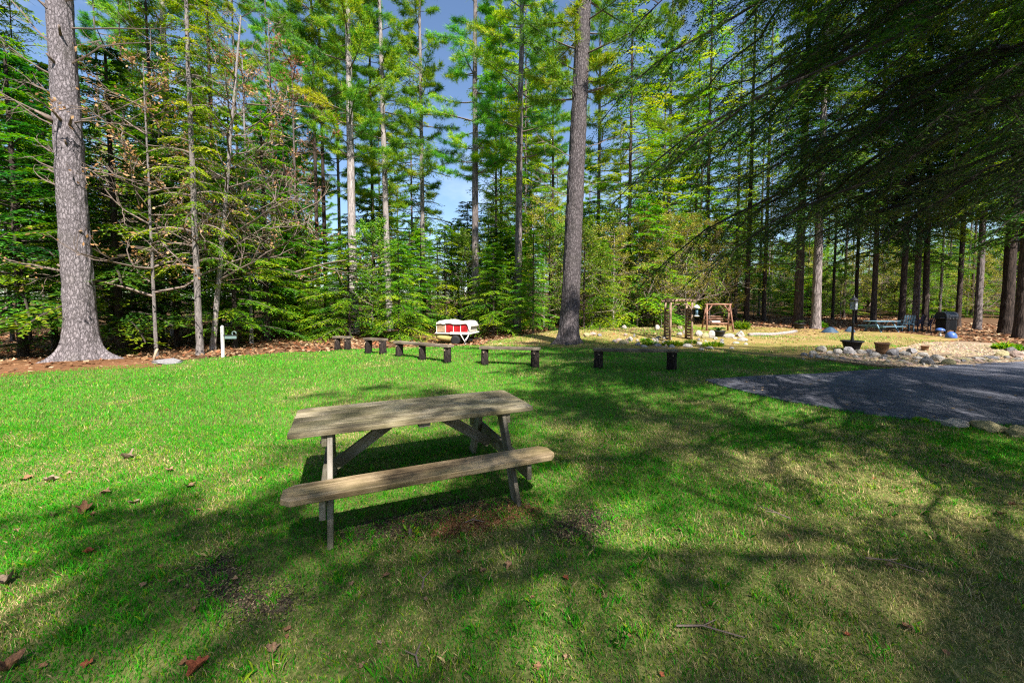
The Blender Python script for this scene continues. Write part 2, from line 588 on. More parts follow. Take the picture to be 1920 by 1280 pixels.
M['dirtytarp'] = plain('soiled tarp', (0.30, 0.20, 0.12), 0.8, 0.5, 6.0)
M['red'] = plain('red panel', (0.34, 0.014, 0.018), 0.4, 0.3, 5.0)
M['alu'] = plain('aluminium', (0.55, 0.55, 0.55), 0.35, 0.1, metal=0.8)
M['pontoon'] = plain('dull pontoon', (0.34, 0.28, 0.10), 0.6, 0.3, 4)
M['black'] = plain('black metal', (0.012, 0.012, 0.014), 0.45, 0.3)
M['rubber'] = plain('tyre rubber', (0.015, 0.015, 0.016), 0.8, 0.3)
M['navy'] = plain('dark blue plastic', (0.012, 0.018, 0.05), 0.5, 0.3)
M['blue'] = plain('blue glaze', (0.06, 0.12, 0.36), 0.35, 0.2)
M['bluetarp'] = plain('slate blue tarp', (0.03, 0.06, 0.10), 0.6, 0.3)
M['slatepaint'] = plain('slate blue painted wood', (0.10, 0.18, 0.24), 0.6, 0.3)
M['glass'], nt_, b_ = new_mat('lamp glass')
b_.inputs['Base Color'].default_value = (0.75, 0.85, 0.95, 1)
b_.inputs['Roughness'].default_value = 0.15
b_.inputs['Transmission Weight'].default_value = 0.6
M['stone'] = plain('pale field stone', (0.33, 0.30, 0.27), 0.9, 0.35, 7.0, bump=0.6, bdist=0.03)
M['stone_grey'] = plain('grey field stone', (0.20, 0.19, 0.195), 0.9, 0.35, 7.0, bump=0.6, bdist=0.03)
M['stone_pink'] = plain('pinkish field stone', (0.32, 0.235, 0.20), 0.9, 0.3, 7.0, bump=0.6, bdist=0.03)
M['stone_moss'] = plain('mossy tan stone', (0.30, 0.26, 0.14), 0.9, 0.4, 9.0, bump=0.6, bdist=0.03)
M['terracotta'] = plain('brown pot', (0.20, 0.11, 0.06), 0.7, 0.3)
M['cushion'] = plain('pale cushion', (0.62, 0.50, 0.48), 0.9, 0.15)
M['signgreen'] = plain('grey green sign', (0.13, 0.19, 0.18), 0.6, 0.2)
M['ink'] = plain('black lettering', (0.02, 0.02, 0.02), 0.6, 0.1)
M['grillsteel'] = plain('grill enamel', (0.02, 0.022, 0.028), 0.3, 0.3)


# ------------------------------------------------------------------ terrain sheets
def pip(x, y, poly):
    x, y = np.asarray(x), np.asarray(y)
    ins = np.zeros(x.shape, bool)
    n = len(poly)
    for i in range(n):
        x1, y1 = poly[i]
        x2, y2 = poly[(i + 1) % n]
        c = (y1 > y) != (y2 > y)
        with np.errstate(divide='ignore', invalid='ignore'):
            ins ^= c & (x < (x2 - x1) * (y - y1) / (y2 - y1 + 1e-12) + x1)
    return ins


def pxpoly(l):
    return [G(*p) for p in l]


FAR_EDGE = [(-160, 716), (0, 702), (120, 694), (230, 688), (330, 678), (420, 669), (540, 661), (640, 657), (760, 651), (880, 648), (960, 647),
            (1050, 651), (1150, 655), (1290, 660), (1400, 665), (1480, 671), (1560, 679), (1640, 689), (1710, 692), (1800, 686)]
DRIVE_TOP = [(1322, 714), (1400, 708), (1500, 703), (1600, 697), (1700, 690), (1800, 685), (1920, 679), (2150, 668)]
DRIVE_BOT = [(2300, 818), (1920, 800), (1780, 793), (1680, 784), (1580, 771), (1480, 754), (1400, 737), (1350, 724)]
lawn_far = pxpoly(FAR_EDGE)
drive = pxpoly(DRIVE_TOP) + [(40, 14), (40, 3)] + pxpoly(DRIVE_BOT)


def wiggle(poly, step, amp, closed=True):
    out = []
    n = len(poly)
    for i in range(n if closed else n - 1):
        a, b = np.array(poly[i]), np.array(poly[(i + 1) % n])
        k = max(1, int(np.linalg.norm(b - a) / step))
        for j in range(k):
            p = a + (b - a) * j / k
            out.append((p[0] + amp * (NZ(p[0] * 2.1, p[1] * 2.1 + 50) - .5) * 2, p[1] + amp * (NZ(p[0] * 2.1 + 90, p[1] * 2.1) - .5) * 2))
    return out


drive = wiggle(drive, 0.3, 0.05)
lawn = wiggle(lawn_far, 0.3, 0.14, False) + [(26, 9.5), (26, -14), (-17, -14), (-17, 9.2)]


def sheet(name, xs, ys, mat, dz, inside=None):
    X, Y = np.meshgrid(xs, ys)
    Z = terrain(X, Y) + dz
    nx, ny = len(xs), len(ys)
    V = np.stack([X, Y, Z], -1).reshape(-1, 3)
    i, j = np.meshgrid(np.arange(nx - 1), np.arange(ny - 1))
    a = (j * nx + i).ravel()
    q = np.stack([a, a + 1, a + 1 + nx, a + nx], 1)
    if inside is not None:
        cx, cyy = V[q, 0].mean(1), V[q, 1].mean(1)
        q = q[inside(cx, cyy)]
    return link(name, fast_mesh(name, V, q.ravel(), np.full(len(q), 4), mat, smooth=True))


def spaced(lo, hi, fine_lo, fine_hi, fine, growth=1.25):
    a = list(np.arange(fine_lo, fine_hi, fine))
    s, p = fine, a[-1]
    while p < hi:
        s *= growth
        p += s
        a.append(p)
    s, p = fine, a[0]
    while p > lo:
        s *= growth
        p -= s
        a.insert(0, p)
    return np.array(a)


tag(sheet('ground', spaced(-260, 260, -26, 28, 0.5), spaced(-120, 330, -8, 44, 0.5), M['soil'], -0.03), kind='structure')
tag(sheet('lawn', np.arange(-17, 26, 0.12), np.arange(-14, 16.5, 0.12), M['thatch'], 0.0, lambda x, y: pip(x, y, lawn)), kind='structure')


def flat_poly(name, poly, mat, dz, thick=0.03):
    """a slab following the terrain with a short skirt"""
    import bmesh
    bm = bmesh.new()
    vs = [bm.verts.new((x, y, 0)) for x, y in poly]
    f = bm.faces.new(vs)
    bmesh.ops.triangulate(bm, faces=[f])
    bmesh.ops.subdivide_edges(bm, edges=[e for e in bm.edges if e.calc_length() > 1.0], cuts=3, use_grid_fill=True)
    bmesh.ops.triangulate(bm, faces=bm.faces[:])
    for v in bm.verts:
        v.co.z = tz(v.co.x, v.co.y) + dz
    bmesh.ops.recalc_face_normals(bm, faces=bm.faces[:])
    if sum(f.normal.z for f in bm.faces) < 0:
        bmesh.ops.reverse_faces(bm, faces=bm.faces[:])
    be = [e for e in bm.edges if e.is_boundary]
    r = bmesh.ops.extrude_edge_only(bm, edges=be)
    for g in r['geom']:
        if isinstance(g, bmesh.types.BMVert):
            g.co.z -= thick
    me = bpy.data.meshes.new(name)
    bm.to_mesh(me)
    bm.free()
    fin(me, mat)
    return link(name, me)


tag(flat_poly('driveway', drive, M['asphalt'], 0.022, 0.06), kind='structure')
needle_ring = wiggle(pxpoly([(-150, 716), (40, 704), (110, 698), (200, 694), (300, 686), (260, 672), (150, 668), (0, 678), (-150, 700)]), 0.3, 0.15)
tag(flat_poly('needle_bed', needle_ring, M['needles'], 0.012, 0.05), kind='structure')
moss_poly = wiggle(pxpoly([(900, 648), (1050, 650), (1150, 655), (1290, 660), (1400, 665), (1480, 671), (1560, 674), (1700, 650), (1800, 634), (1650, 622), (1480, 630),
                           (1400, 616), (1300, 606), (1150, 608), (1000, 626), (920, 640)]), 0.4, 0.2)
tag(flat_poly('moss_bank', moss_poly, M['moss'], 0.006, 0.05), kind='structure')
chip_poly = wiggle(pxpoly([(1505, 664), (1560, 676), (1650, 686), (1720, 690), (1800, 684), (1925, 677), (2000, 672), (1960, 655), (1880, 645), (1800, 640), (1730, 642), (1680, 655), (1600, 657)]), 0.3, 0.12)
tag(flat_poly('gravel_bed', chip_poly, M['chips'], 0.016, 0.05), kind='structure')

M['earth'] = ground_mat('bare dark earth', [(0.36, (0.025, 0.02, 0.012)), (0.5, (0.075, 0.06, 0.038)), (0.64, (0.17, 0.135, 0.085))], scale=22, fine=120, bump=1.0)
EARTH = [wiggle(pxpoly(q), .05, .05) for q in (
    [(395, 1050), (430, 1045), (445, 1085), (440, 1120), (500, 1130), (545, 1135), (530, 1160), (470, 1165), (400, 1130), (380, 1095)],
    [(1045, 985), (1085, 960), (1120, 955), (1110, 985), (1080, 1010), (1040, 1010)],
    [(640, 1015), (760, 1000), (880, 975), (980, 955), (970, 935), (850, 945), (700, 970), (630, 995)])]
NEEDLE_STRIP = wiggle(pxpoly([(800, 1005), (860, 1003), (930, 985), (1005, 955), (990, 945), (900, 965), (820, 985)]), .05, .05)
for q in EARTH:
    tag(flat_poly('bare_earth', q, M['earth'], .005, .02), kind='structure')
tag(flat_poly('needle_strip', NEEDLE_STRIP, M['needles'], .009, .02), kind='structure')

# ------------------------------------------------------------------ grass (nobody could count it)
def dirtmask(x, y):
    """bare patches seen in the lawn"""
    d = np.zeros_like(x)
    for px, py, rx, ry, s in ((415, 1085, .30, .55, 1), (480, 1140, .30, .14, 1), (820, 990, .75, .15, .95), (1085, 975, .22, .22, .9),
                              (1075, 1005, .3, .1, .6), (330, 1150, .2, .2, .4), (1280, 690, 1.3, .5, .5), (1800, 900, .6, .25, .5),
                              (700, 960, .8, .2, .75), (1300, 1110, .5, .15, .4)):
        gx, gy = G(px, py)
        d = np.maximum(d, s * np.exp(-(((x - gx) / rx) ** 2 + ((y - gy) / ry) ** 2) ** 1.5))
    return d


def in_table(x, y):
    c, s = math.cos(.404), math.sin(.404)
    u, v = (x + .811) * c + (y - 3.316) * s, -(x + .811) * s + (y - 3.316) * c
    return np.exp(-(u / 1.0) ** 4 - (v / .75) ** 4)


def dryness(x, y):
    n = NZ.fbm(x * 1.6, y * 1.6, oct=4)
    n2 = NZ.fbm(x * 0.55 + 40, y * 0.55, oct=3)
    d = 0.03 + 0.44 * sig((x - 0.95) / 0.35) * sig((4.8 - y) / 0.4) + 0.30 * np.exp(-((x - 2.2) / 1.1) ** 2 - ((y - 3.5) / .6) ** 2) + 0.36 * sig((2.35 - y) / 0.3) * sig((x + 1.3) / .6) + 0.10 * sig((4.4 - y) / .8)
    d = d + (n - 0.5) * 1.9 + (n2 - 0.5) * 1.1
    d = d - 0.25 * sig((y - 5.5) / .6)
    return np.clip(d, 0, 1)


def make_grass():
    vs, fs, cs = [], [], []
    base = 0

    def blades(x, y, h, wd, seg, dry):
        nonlocal base
        n = len(x)
        z = terrain(x, y) - 0.002
        az = rng.uniform(0, 2 * math.pi, n)
        lean = rng.uniform(0.15, 1.0, n) * h
        dx, dy = np.cos(az), np.sin(az)
        fa = az + math.pi / 2 + rng.normal(0, 0.7, n)
        sx, sy = np.cos(fa) * wd / 2, np.sin(fa) * wd / 2
        O = np.stack([x, y, z], 1)
        S = np.stack([sx, sy, np.zeros(n)], 1)
        T = O + np.stack([dx * lean, dy * lean, h], 1)
        r = rng.random(n)
        straw = r < np.clip(dry * 0.95, 0.015, 0.93)
        yel = (~straw) & (rng.random(n) < 0.12 + 0.5 * dry)
        k = rng.uniform(0.6, 1.35, n)[:, None]
        g = np.array([0.048, 0.32, 0.009]) * k
        g[:, 0] *= rng.uniform(0.6, 1.6, n)
        g[yel] = np.array([0.27, 0.38, 0.02]) * k[yel]
        g[straw] = np.array([0.58, 0.46, 0.22]) * k[straw] * rng.uniform(.55, 1.1, (straw.sum(), 1))
        C = np.concatenate([g, np.ones((n, 1))], 1)
        if seg == 1:
            V = np.stack([O - S, O + S, T], 1)
            F = base + np.arange(n * 3)
            vs.append(V.reshape(-1, 3)); fs.append((F, np.full(n, 3)))
            cs.append(np.repeat(C, 3, 0)); base += 3 * n
        else:
            Mi = O + np.stack([dx * lean * .3, dy * lean * .3, h * .6], 1)
            V = np.stack([O - S, O + S, Mi + S * .8, T, Mi - S * .8], 1)
            idx = base + np.arange(n)[:, None] * 5
            F = np.concatenate([idx + 0, idx + 1, idx + 2, idx + 3, idx + 4], 1).ravel()
            vs.append(V.reshape(-1, 3)); fs.append((F, np.full(n, 5)))
            cs.append(np.repeat(C, 5, 0)); base += 5 * n

    #        y0   y1   density  height  width  seg
    bands = [(0.7, 2.2, 12000, .024, .0030, 2), (2.2, 3.4, 8500, .027, .0035, 2), (3.4, 5.0, 5000, .031, .0046, 2),
             (5.0, 7.5, 2400, .040, .007, 1), (7.5, 10.5, 1300, .042, .0105, 1), (10.5, 16.0, 700, .045, .015, 1)]
    for y0, y1, den, h, wd, seg in bands:
        x1 = 1.36 * y1 + 1.0
        n = int(den * (y1 - y0) * 2 * x1)
        x, y = rng.uniform(-x1, x1, n), rng.uniform(y0, y1, n)
        k = (np.abs(x) < 1.36 * y + 1.0)
        x, y = x[k], y[k]
        jx, jy = x + rng.normal(0, .045, len(x)), y + rng.normal(0, .045, len(x))
        k = pip(x, y, lawn) & ~pip(jx, jy, drive)
        x, y = x[k], y[k]
        dry = dryness(x, y)
        dm = np.maximum(dirtmask(x, y) * .7, 0.35 * in_table(x, y))
        jx, jy = x + rng.normal(0, .09, len(x)), y + rng.normal(0, .09, len(x))
        for q in EARTH + [NEEDLE_STRIP]:
            dm = np.maximum(dm, .5 * pip(jx, jy, q))
        thin = 0.55 + 0.45 * NZ.fbm(x * 3.1 + 9, y * 3.1) - 0.25 * (dry > .75)
        k = rng.random(len(x)) < (1 - .93 * dm) * thin * 1.25
        x, y, dry = x[k], y[k], dry[k]
        tall = NZ.fbm(x * 2.2 + 70, y * 2.2)
        hh = h * rng.uniform(.55, 1.35, len(x)) * (0.6 + 0.8 * tall) * (1 - 0.25 * dry)
        blades(x, y, hh, wd * rng.uniform(.7, 1.3, len(x)), seg, dry)
    # taller clumps and weeds here and there
    nc = 900
    cy_ = 1.0 + 7 * rng.random(nc) ** 1.3
    cx_ = rng.uniform(-1, 1, nc) * (1.36 * cy_ + 1)
    k = pip(cx_, cy_, lawn) & ~pip(cx_, cy_, drive)
    cx_, cy_ = np.repeat(cx_[k], 26), np.repeat(cy_[k], 26)
    n = len(cx_)
    x, y = cx_ + rng.normal(0, .022, n), cy_ + rng.normal(0, .022, n)
    blades(x, y, rng.uniform(.025, .062, n), .0045 * rng.uniform(.7, 1.4, n), 2, np.clip(dryness(x, y) * .6, 0, 1))
    # sparse yellow turf on the bank behind the lawn
    n = 60000
    x, y = rng.uniform(-2, 18, n), rng.uniform(12, 24, n)
    k = pip(x, y, moss_poly) & ~pip(x, y, chip_poly)
    x, y = x[k], y[k]
    blades(x, y, 0.05 * rng.uniform(.5, 1.5, len(x)), np.full(len(x), .02), 1, np.clip(NZ.fbm(x * .9, y * .9) * 2.2 - .55, .15, .95))
    V = np.concatenate(vs)
    corners = np.concatenate([a for a, b in fs])
    lt = np.concatenate([b for a, b in fs])
    print('grass faces', len(lt))
    me = fast_mesh('grass', V, corners, lt, M['grass'], attrs={'Col': ('FLOAT_COLOR', np.concatenate(cs))})
    tag(link('grass', me), 'short spring grass with dry straw patches covering the lawn', 'grass', kind='stuff')


make_grass()


# ------------------------------------------------------------------ leaf litter under the trees
def make_litter():
    n = 60000
    x = np.concatenate([rng.uniform(-26, 2, n // 2), rng.uniform(3, 32, n // 2)])
    y = np.concatenate([rng.uniform(7, 26, n // 2), rng.uniform(13, 36, n // 2)])
    k = ~pip(x, y, lawn) & ~pip(x, y, drive) & ~pip(x, y, chip_poly) & (rng.random(n) > .85 * pip(x, y, moss_poly)) & (np.abs(x) < 1.45 * y + 1)
    x, y = x[k], y[k]
    n = len(x)
    O = np.stack([x, y, terrain(x, y) - .02 + rng.uniform(0, .03, n)], 1)
    az = rng.uniform(0, 6.28, n)
    s = rng.uniform(.03, .075, n) * (1 + y / 40)
    D = np.stack([np.cos(az), np.sin(az), rng.normal(0, .35, n)], 1) * s[:, None]
    S = np.stack([-np.sin(az), np.cos(az), rng.normal(0, .35, n)], 1) * s[:, None] * .55
    V = np.stack([O - D, O + S, O + D, O - S + np.array([0, 0, .01])], 1)
    pal = np.array([(.20, .10, .05), (.32, .18, .09), (.42, .28, .17), (.25, .09, .04), (.12, .07, .04)])
    C = pal[rng.integers(0, 5, n)] * rng.uniform(.7, 1.3, (n, 1))
    C = np.concatenate([C, np.ones((n, 1))], 1)
    me = fast_mesh('leaf_litter', V.reshape(-1, 3), np.arange(n * 4), np.full(n, 4), M['litter'], attrs={'Col': ('FLOAT_COLOR', np.repeat(C, 4, 0))})
    tag(link('leaf_litter', me), 'brown fallen leaf litter on the forest floor', 'leaf litter', kind='stuff')
    # crumbs of soil, needles and dead grass on the bare patches
    X, Y, Cc = [], [], []
    for q, pal in [(e_, ((.04, .03, .02), (.08, .06, .04), (.24, .18, .10))) for e_ in EARTH] + [(NEEDLE_STRIP, ((.22, .10, .04), (.30, .16, .07), (.14, .07, .03)))]:
        a = np.array(q)
        x, y = rng.uniform(a[:, 0].min(), a[:, 0].max(), 9000), rng.uniform(a[:, 1].min(), a[:, 1].max(), 9000)
        k = pip(x, y, q)
        x, y = x[k][:3200] + rng.normal(0, .10, len(x[k][:3200])), y[k][:3200] + rng.normal(0, .08, len(y[k][:3200]))
        X.append(x); Y.append(y)
        Cc.append(np.array(pal)[rng.integers(0, 3, len(x))])
    x, y, C = np.concatenate(X), np.concatenate(Y), np.concatenate(Cc)
    n = len(x)
    O = np.stack([x, y, terrain(x, y) + .010], 1)
    az = rng.uniform(0, 6.28, n)
    s = rng.uniform(.003, .011, n)
    D = np.stack([np.cos(az), np.sin(az), rng.normal(0, .3, n)], 1) * s[:, None]
    S = np.stack([-np.sin(az), np.cos(az), rng.normal(0, .3, n)], 1) * s[:, None] * rng.uniform(.2, .7, n)[:, None]
    V = np.stack([O - D, O + S, O + D, O - S + np.array([0, 0, .004])], 1)
    C = np.concatenate([C * rng.uniform(.6, 1.4, (n, 1)), np.ones((n, 1))], 1)
    me = fast_mesh('soil_crumbs', V.reshape(-1, 3), np.arange(n * 4), np.full(n, 4), M['litter'], attrs={'Col': ('FLOAT_COLOR', np.repeat(C, 4, 0))})
    tag(link('soil_crumbs', me), 'crumbs of soil and rusty needles on the bare patches of the lawn', 'soil', kind='stuff')
    # needles and bits of leaf blown over the drive
    x, y = rng.uniform(3, 19, 5000), rng.uniform(4.5, 11.5, 5000)
    k = pip(x, y, drive)
    ex, ey = x + rng.normal(0, .5, 5000), y + rng.normal(0, .5, 5000)
    k &= (rng.random(5000) < .12) | ~pip(ex, ey, drive)
    x, y = x[k], y[k]
    n = len(x)
    O = np.stack([x, y, terrain(x, y) + .026], 1)
    az = rng.uniform(0, 6.28, n)
    s = rng.uniform(.012, .05, n)
    D = np.stack([np.cos(az), np.sin(az), rng.normal(0, .15, n)], 1) * s[:, None]
    S = np.stack([-np.sin(az), np.cos(az), rng.normal(0, .15, n)], 1) * s[:, None] * rng.uniform(.15, .6, n)[:, None]
    V = np.stack([O - D, O + S, O + D, O - S + np.array([0, 0, .004])], 1)
    C = np.concatenate([np.array([(.34, .24, .14)]) * rng.uniform(.4, 1.3, (n, 1)), np.ones((n, 1))], 1)
    me = fast_mesh('needle_litter', V.reshape(-1, 3), np.arange(n * 4), np.full(n, 4), M['litter'], attrs={'Col': ('FLOAT_COLOR', np.repeat(C, 4, 0))})
    tag(link('needle_litter', me), 'dry needles and bits of leaf blown over the driveway', 'litter', kind='stuff')
    # tan chips on the gravel bed
    n = 9000
    x, y = rng.uniform(7, 18, n), rng.uniform(9.5, 17, n)
    k = pip(x, y, chip_poly)
    x, y = x[k], y[k]
    n = len(x)
    O = np.stack([x, y, terrain(x, y) + .018], 1)
    az = rng.uniform(0, 6.28, n)
    s = rng.uniform(.02, .055, n)
    D = np.stack([np.cos(az), np.sin(az), np.zeros(n)], 1) * s[:, None]
    S = np.stack([-np.sin(az), np.cos(az), np.zeros(n)], 1) * s[:, None] * .6
    T = O + np.stack([np.zeros(n), np.zeros(n), s * .6], 1)
    V = np.stack([O - D - S, O + D - S, O + D + S, O - D + S, T], 1)
    idx = np.arange(n)[:, None] * 5
    F = np.stack([idx + np.array(t) for t in ((0, 1, 4), (1, 2, 4), (2, 3, 4), (3, 0, 4))], 1).ravel()
    C = np.array([(.37, .28, .185)]) * rng.uniform(.5, 1.3, (n, 1)) * np.array([1, 1, 1]) + rng.normal(0, .02, (n, 3))
    C = np.concatenate([np.clip(C, .02, 1), np.ones((n, 1))], 1)
    me = fast_mesh('gravel', V.reshape(-1, 3), F, np.full(n * 4, 3), M['litter'], attrs={'Col': ('FLOAT_COLOR', np.repeat(C, 5, 0))})
    tag(link('gravel', me), 'tan gravel and wood chips on the garden bed', 'gravel', kind='stuff')


make_litter()


# ------------------------------------------------------------------ trees
class Crown:
    """collects leaf faces (quads or triangles) and branch tubes into one mesh"""
    def __init__(self):
        self.q, self.qv, self.t, self.tv = [], [], [], []
        self.mb = MB()

    def quads(self, O, D, Nn, L, W, v):
        D = D / (np.linalg.norm(D, axis=1)[:, None] + 1e-9)
        S = np.cross(D, Nn)
        S /= np.linalg.norm(S, axis=1)[:, None] + 1e-9
        L, W = np.broadcast_to(L, (len(O),))[:, None], np.broadcast_to(W, (len(O),))[:, None]
        self.q.append(np.stack([O, O + D * L * .45 + S * W / 2, O + D * L, O + D * L * .45 - S * W / 2], 1))
        self.qv.append(v)

    def tris(self, O, D, L, W, v):
        D = D / (np.linalg.norm(D, axis=1)[:, None] + 1e-9)
        S = np.cross(D, rng.normal(0, 1, D.shape))
        S /= np.linalg.norm(S, axis=1)[:, None] + 1e-9
        L, W = np.broadcast_to(L, (len(O),))[:, None], np.broadcast_to(W, (len(O),))[:, None]
        self.t.append(np.stack([O - S * W / 2, O + S * W / 2, O + D * L], 1))
        self.tv.append(v)

    def mesh(self, name, leafmat, twigmat):
        V, C, LT, A, MI, b = [], [], [], [], [], 0
        for arr, val, k in ((self.q, self.qv, 4), (self.t, self.tv, 3)):
            if arr:
                v = np.concatenate(arr)
                a = np.concatenate(val)
                n = len(v)
                V.append(v.reshape(-1, 3)); C.append(b + np.arange(n * k)); LT.append(np.full(n, k)); A.append(np.repeat(a, k)); MI.append(np.zeros(n))
                b += n * k
        if self.mb.n:
            V.append(np.concatenate(self.mb.v)); A.append(np.full(self.mb.n, .5))
            C.append(np.array([i + b for f in self.mb.f for i in f]))
            LT.append(np.array([len(f) for f in self.mb.f])); MI.append(np.ones(len(self.mb.f)))
        V = np.concatenate(V)
        me = fast_mesh(name, V, np.concatenate(C), np.concatenate(LT), [leafmat, twigmat], np.concatenate(MI), attrs={'v': ('FLOAT', np.concatenate(A))})
        return me


def unit(a):
    return a / (np.linalg.norm(a) + 1e-9)


def hemlock_crown(seed, H, h0, Rr, nb, leafL=.15, leafW=.05, droop=.38, sec=14, per=11, lit=0.0, thin=1.0):
    r = np.random.default_rng(seed)
    cr = Crown()
    Z = np.array([0, 0, 1.0])
    for i in range(nb):
        t = (i + r.random()) / nb
        z0 = h0 + (H - h0) * t ** 0.9
        az = i * 2.39996 + r.normal(0, .4)
        ln = (Rr * (1 - t) ** .75 + .25) * r.uniform(.6, 1.15)
        out = np.array([math.cos(az), math.sin(az), 0])
        side = np.array([-out[1], out[0], 0])
        up0 = r.uniform(.05, .25) + .25 * t
        tt = np.linspace(0, 1, 6)
        bend = r.normal(0, .12)
        pos = lambda q: np.outer(q, out) * ln + np.outer(q * q * bend * ln, side) + np.outer(ln * (up0 * q - droop * q * q), Z) + z0 * Z
        cr.mb.tube(pos(tt), .006 * ln + .012 * (1 - tt) * ln * .6 + .003, 4, cap=False)
        bv = np.clip(r.normal(.45, .2), 0, 1)
        ns = max(5, int(sec * (.5 + .5 * ln / Rr)))
        for k in range(ns):
            q = .15 + .85 * (k + r.random()) / ns
            if r.random() > thin:
                continue
            for sgn in (-1, 1):
                sl = ln * .42 * (1.05 - q * .75) * r.uniform(.6, 1.2) + .12
                d = unit(out * .75 + sgn * side * r.uniform(.6, 1.0) + Z * r.normal(-.12, .10))
                b0 = pos(np.array([q]))[0]
                m = max(4, int(per * (.4 + .6 * sl / (Rr * .42))))
                s = (np.arange(m) + r.random(m)) / m
                O = b0 + np.outer(s * sl, d) - np.outer(.25 * sl * s * s, Z)
                pd = unit(np.cross(d, Z))
                sg = np.where(r.random(m) < .5, -1, 1)
                D = d[None] * r.uniform(.5, 1.2, m)[:, None] + (sg * r.uniform(.3, 1.0, m))[:, None] * pd[None] + r.normal(0, .18, (m, 3)) - Z * .12
                Nn = Z[None] + r.normal(0, .35, (m, 3))
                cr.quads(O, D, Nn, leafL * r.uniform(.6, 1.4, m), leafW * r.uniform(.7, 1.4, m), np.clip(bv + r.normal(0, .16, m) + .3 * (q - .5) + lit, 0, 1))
    return cr


def pine_crown(seed, H, h0, Rr, whorl=1.0, nper=4, needleL=.24, needleW=.022, tufts=5, nd=15, dens=1.0):
    r = np.random.default_rng(seed)
    cr = Crown()
    Z = np.array([0, 0, 1.0])
    z = h0
    while z < H:
        t = (z - h0) / (H - h0)
        for k in range(nper):
            if r.random() > dens:
                continue
            az = k * 2 * math.pi / nper + r.uniform(0, 1.6)
            ln = Rr * (1 - .75 * t ** 1.5) * r.uniform(.45, 1.1) * (1 if t > .12 else .75)
            out = np.array([math.cos(az), math.sin(az), 0])
            side = np.array([-out[1], out[0], 0])
            u1, u2 = r.uniform(-.05, .3), r.uniform(-.05, .3)
            tt = np.linspace(0, 1, 6)
            bend = r.normal(0, .2)
            z0 = z + r.normal(0, .2)
            pos = lambda q: np.outer(q, out) * ln + np.outer(q * q * bend * ln, side) + np.outer(ln * (u1 * q + u2 * q * q), Z) + z0 * Z
            cr.mb.tube(pos(tt), .012 * ln * (1.1 - tt) + .008, 4, cap=False)
            bv = np.clip(r.normal(.5, .2), 0, 1)
            ns = int(6 + 2.2 * ln)
            for j in range(ns):
                q = .28 + .72 * (j + r.random()) / ns
                sgn = 1 if j % 2 else -1
                sl = ln * .33 * (1.1 - .6 * q) * r.uniform(.5, 1.2)
                d = unit(out * .8 + sgn * side * r.uniform(.4, 1.0) + Z * r.uniform(-.05, .35))
                b0 = pos(np.array([q]))[0]
                cr.mb.tube(np.array([b0, b0 + d * sl]), [.006 * ln ** .5, .004], 3, cap=False)
                for m in range(tufts):
                    p = b0 + d * sl * (m + .6) / tufts
                    D = d[None] * .7 + r.normal(0, .62, (nd, 3)) + Z * .12
                    cr.tris(p[None] + r.normal(0, .05, (nd, 3)), D, needleL * r.uniform(.7, 1.2, nd), needleW, np.clip(bv + r.normal(0, .15, nd) + .1 * m / tufts, 0, 1))
        z += whorl * r.uniform(.7, 1.2)
    return cr


def bare_crown(seed, H, h0, Rr, nb=34, leaves=0, leafL=.09, leafW=.05, twl=1.0, up=.7):
    r = np.random.default_rng(seed)
    cr = Crown()
    Z = np.array([0, 0, 1.0])
    LO, LD = [], []

    def grow(p, d, ln, rad, depth):
        n = 4
        pts = [p]
        dd = d.copy()
        for i in range(n):
            dd = unit(dd + r.normal(0, .16, 3) + Z * .05)
            pts.append(pts[-1] + dd * ln / n)
        pts = np.array(pts)
        cr.mb.tube(pts, np.linspace(rad, rad * .35, n + 1), 4 if depth == 0 else 3, cap=False)
        if depth < 2:
            for k in range(5 if depth == 0 else 4):
                q = r.uniform(.25, 1)
                b = pts[0] * (1 - q) + pts[-1] * q
                i = min(n - 1, int(q * n))
                b = pts[i] + (pts[i + 1] - pts[i]) * (q * n - i if q < 1 else 1)
                nd = unit(dd + r.normal(0, .75, 3))
                grow(b, nd, ln * r.uniform(.35, .6), max(.004, rad * .5), depth + 1)
        else:
            for q in (.4, .7, 1.0):
                LO.append(pts[0] * (1 - q) + pts[-1] * q)
                LD.append(dd)

    for i in range(nb):
        t = (i + r.random()) / nb
        z0 = h0 + (H - h0) * t
        az = i * 2.39996 + r.normal(0, .5)
        ln = (Rr * (1 - .8 * t) + .3) * r.uniform(.5, 1.1)
        d = unit(np.array([math.cos(az), math.sin(az), up * r.uniform(.4, 1.3)]))
        grow(np.array([0, 0, z0]), d, ln, .012 + .012 * ln, 0)
    if leaves:
        LO, LD = np.array(LO), np.array(LD)
        # leaves hold on in clusters
        idx = r.integers(0, len(LO), leaves)
        keep = NZ(LO[idx, 0] * .9, LO[idx, 1] * .9, LO[idx, 2] * .9 + seed) > .35
        idx = idx[keep]
        n = len(idx)
        cr.quads(LO[idx] + r.normal(0, .07, (n, 3)), LD[idx] + r.normal(0, .8, (n, 3)), r.normal(0, 1, (n, 3)) + Z, leafL * r.uniform(.6, 1.3, n), leafW * r.uniform(.7, 1.3, n), r.random(n))
    return cr


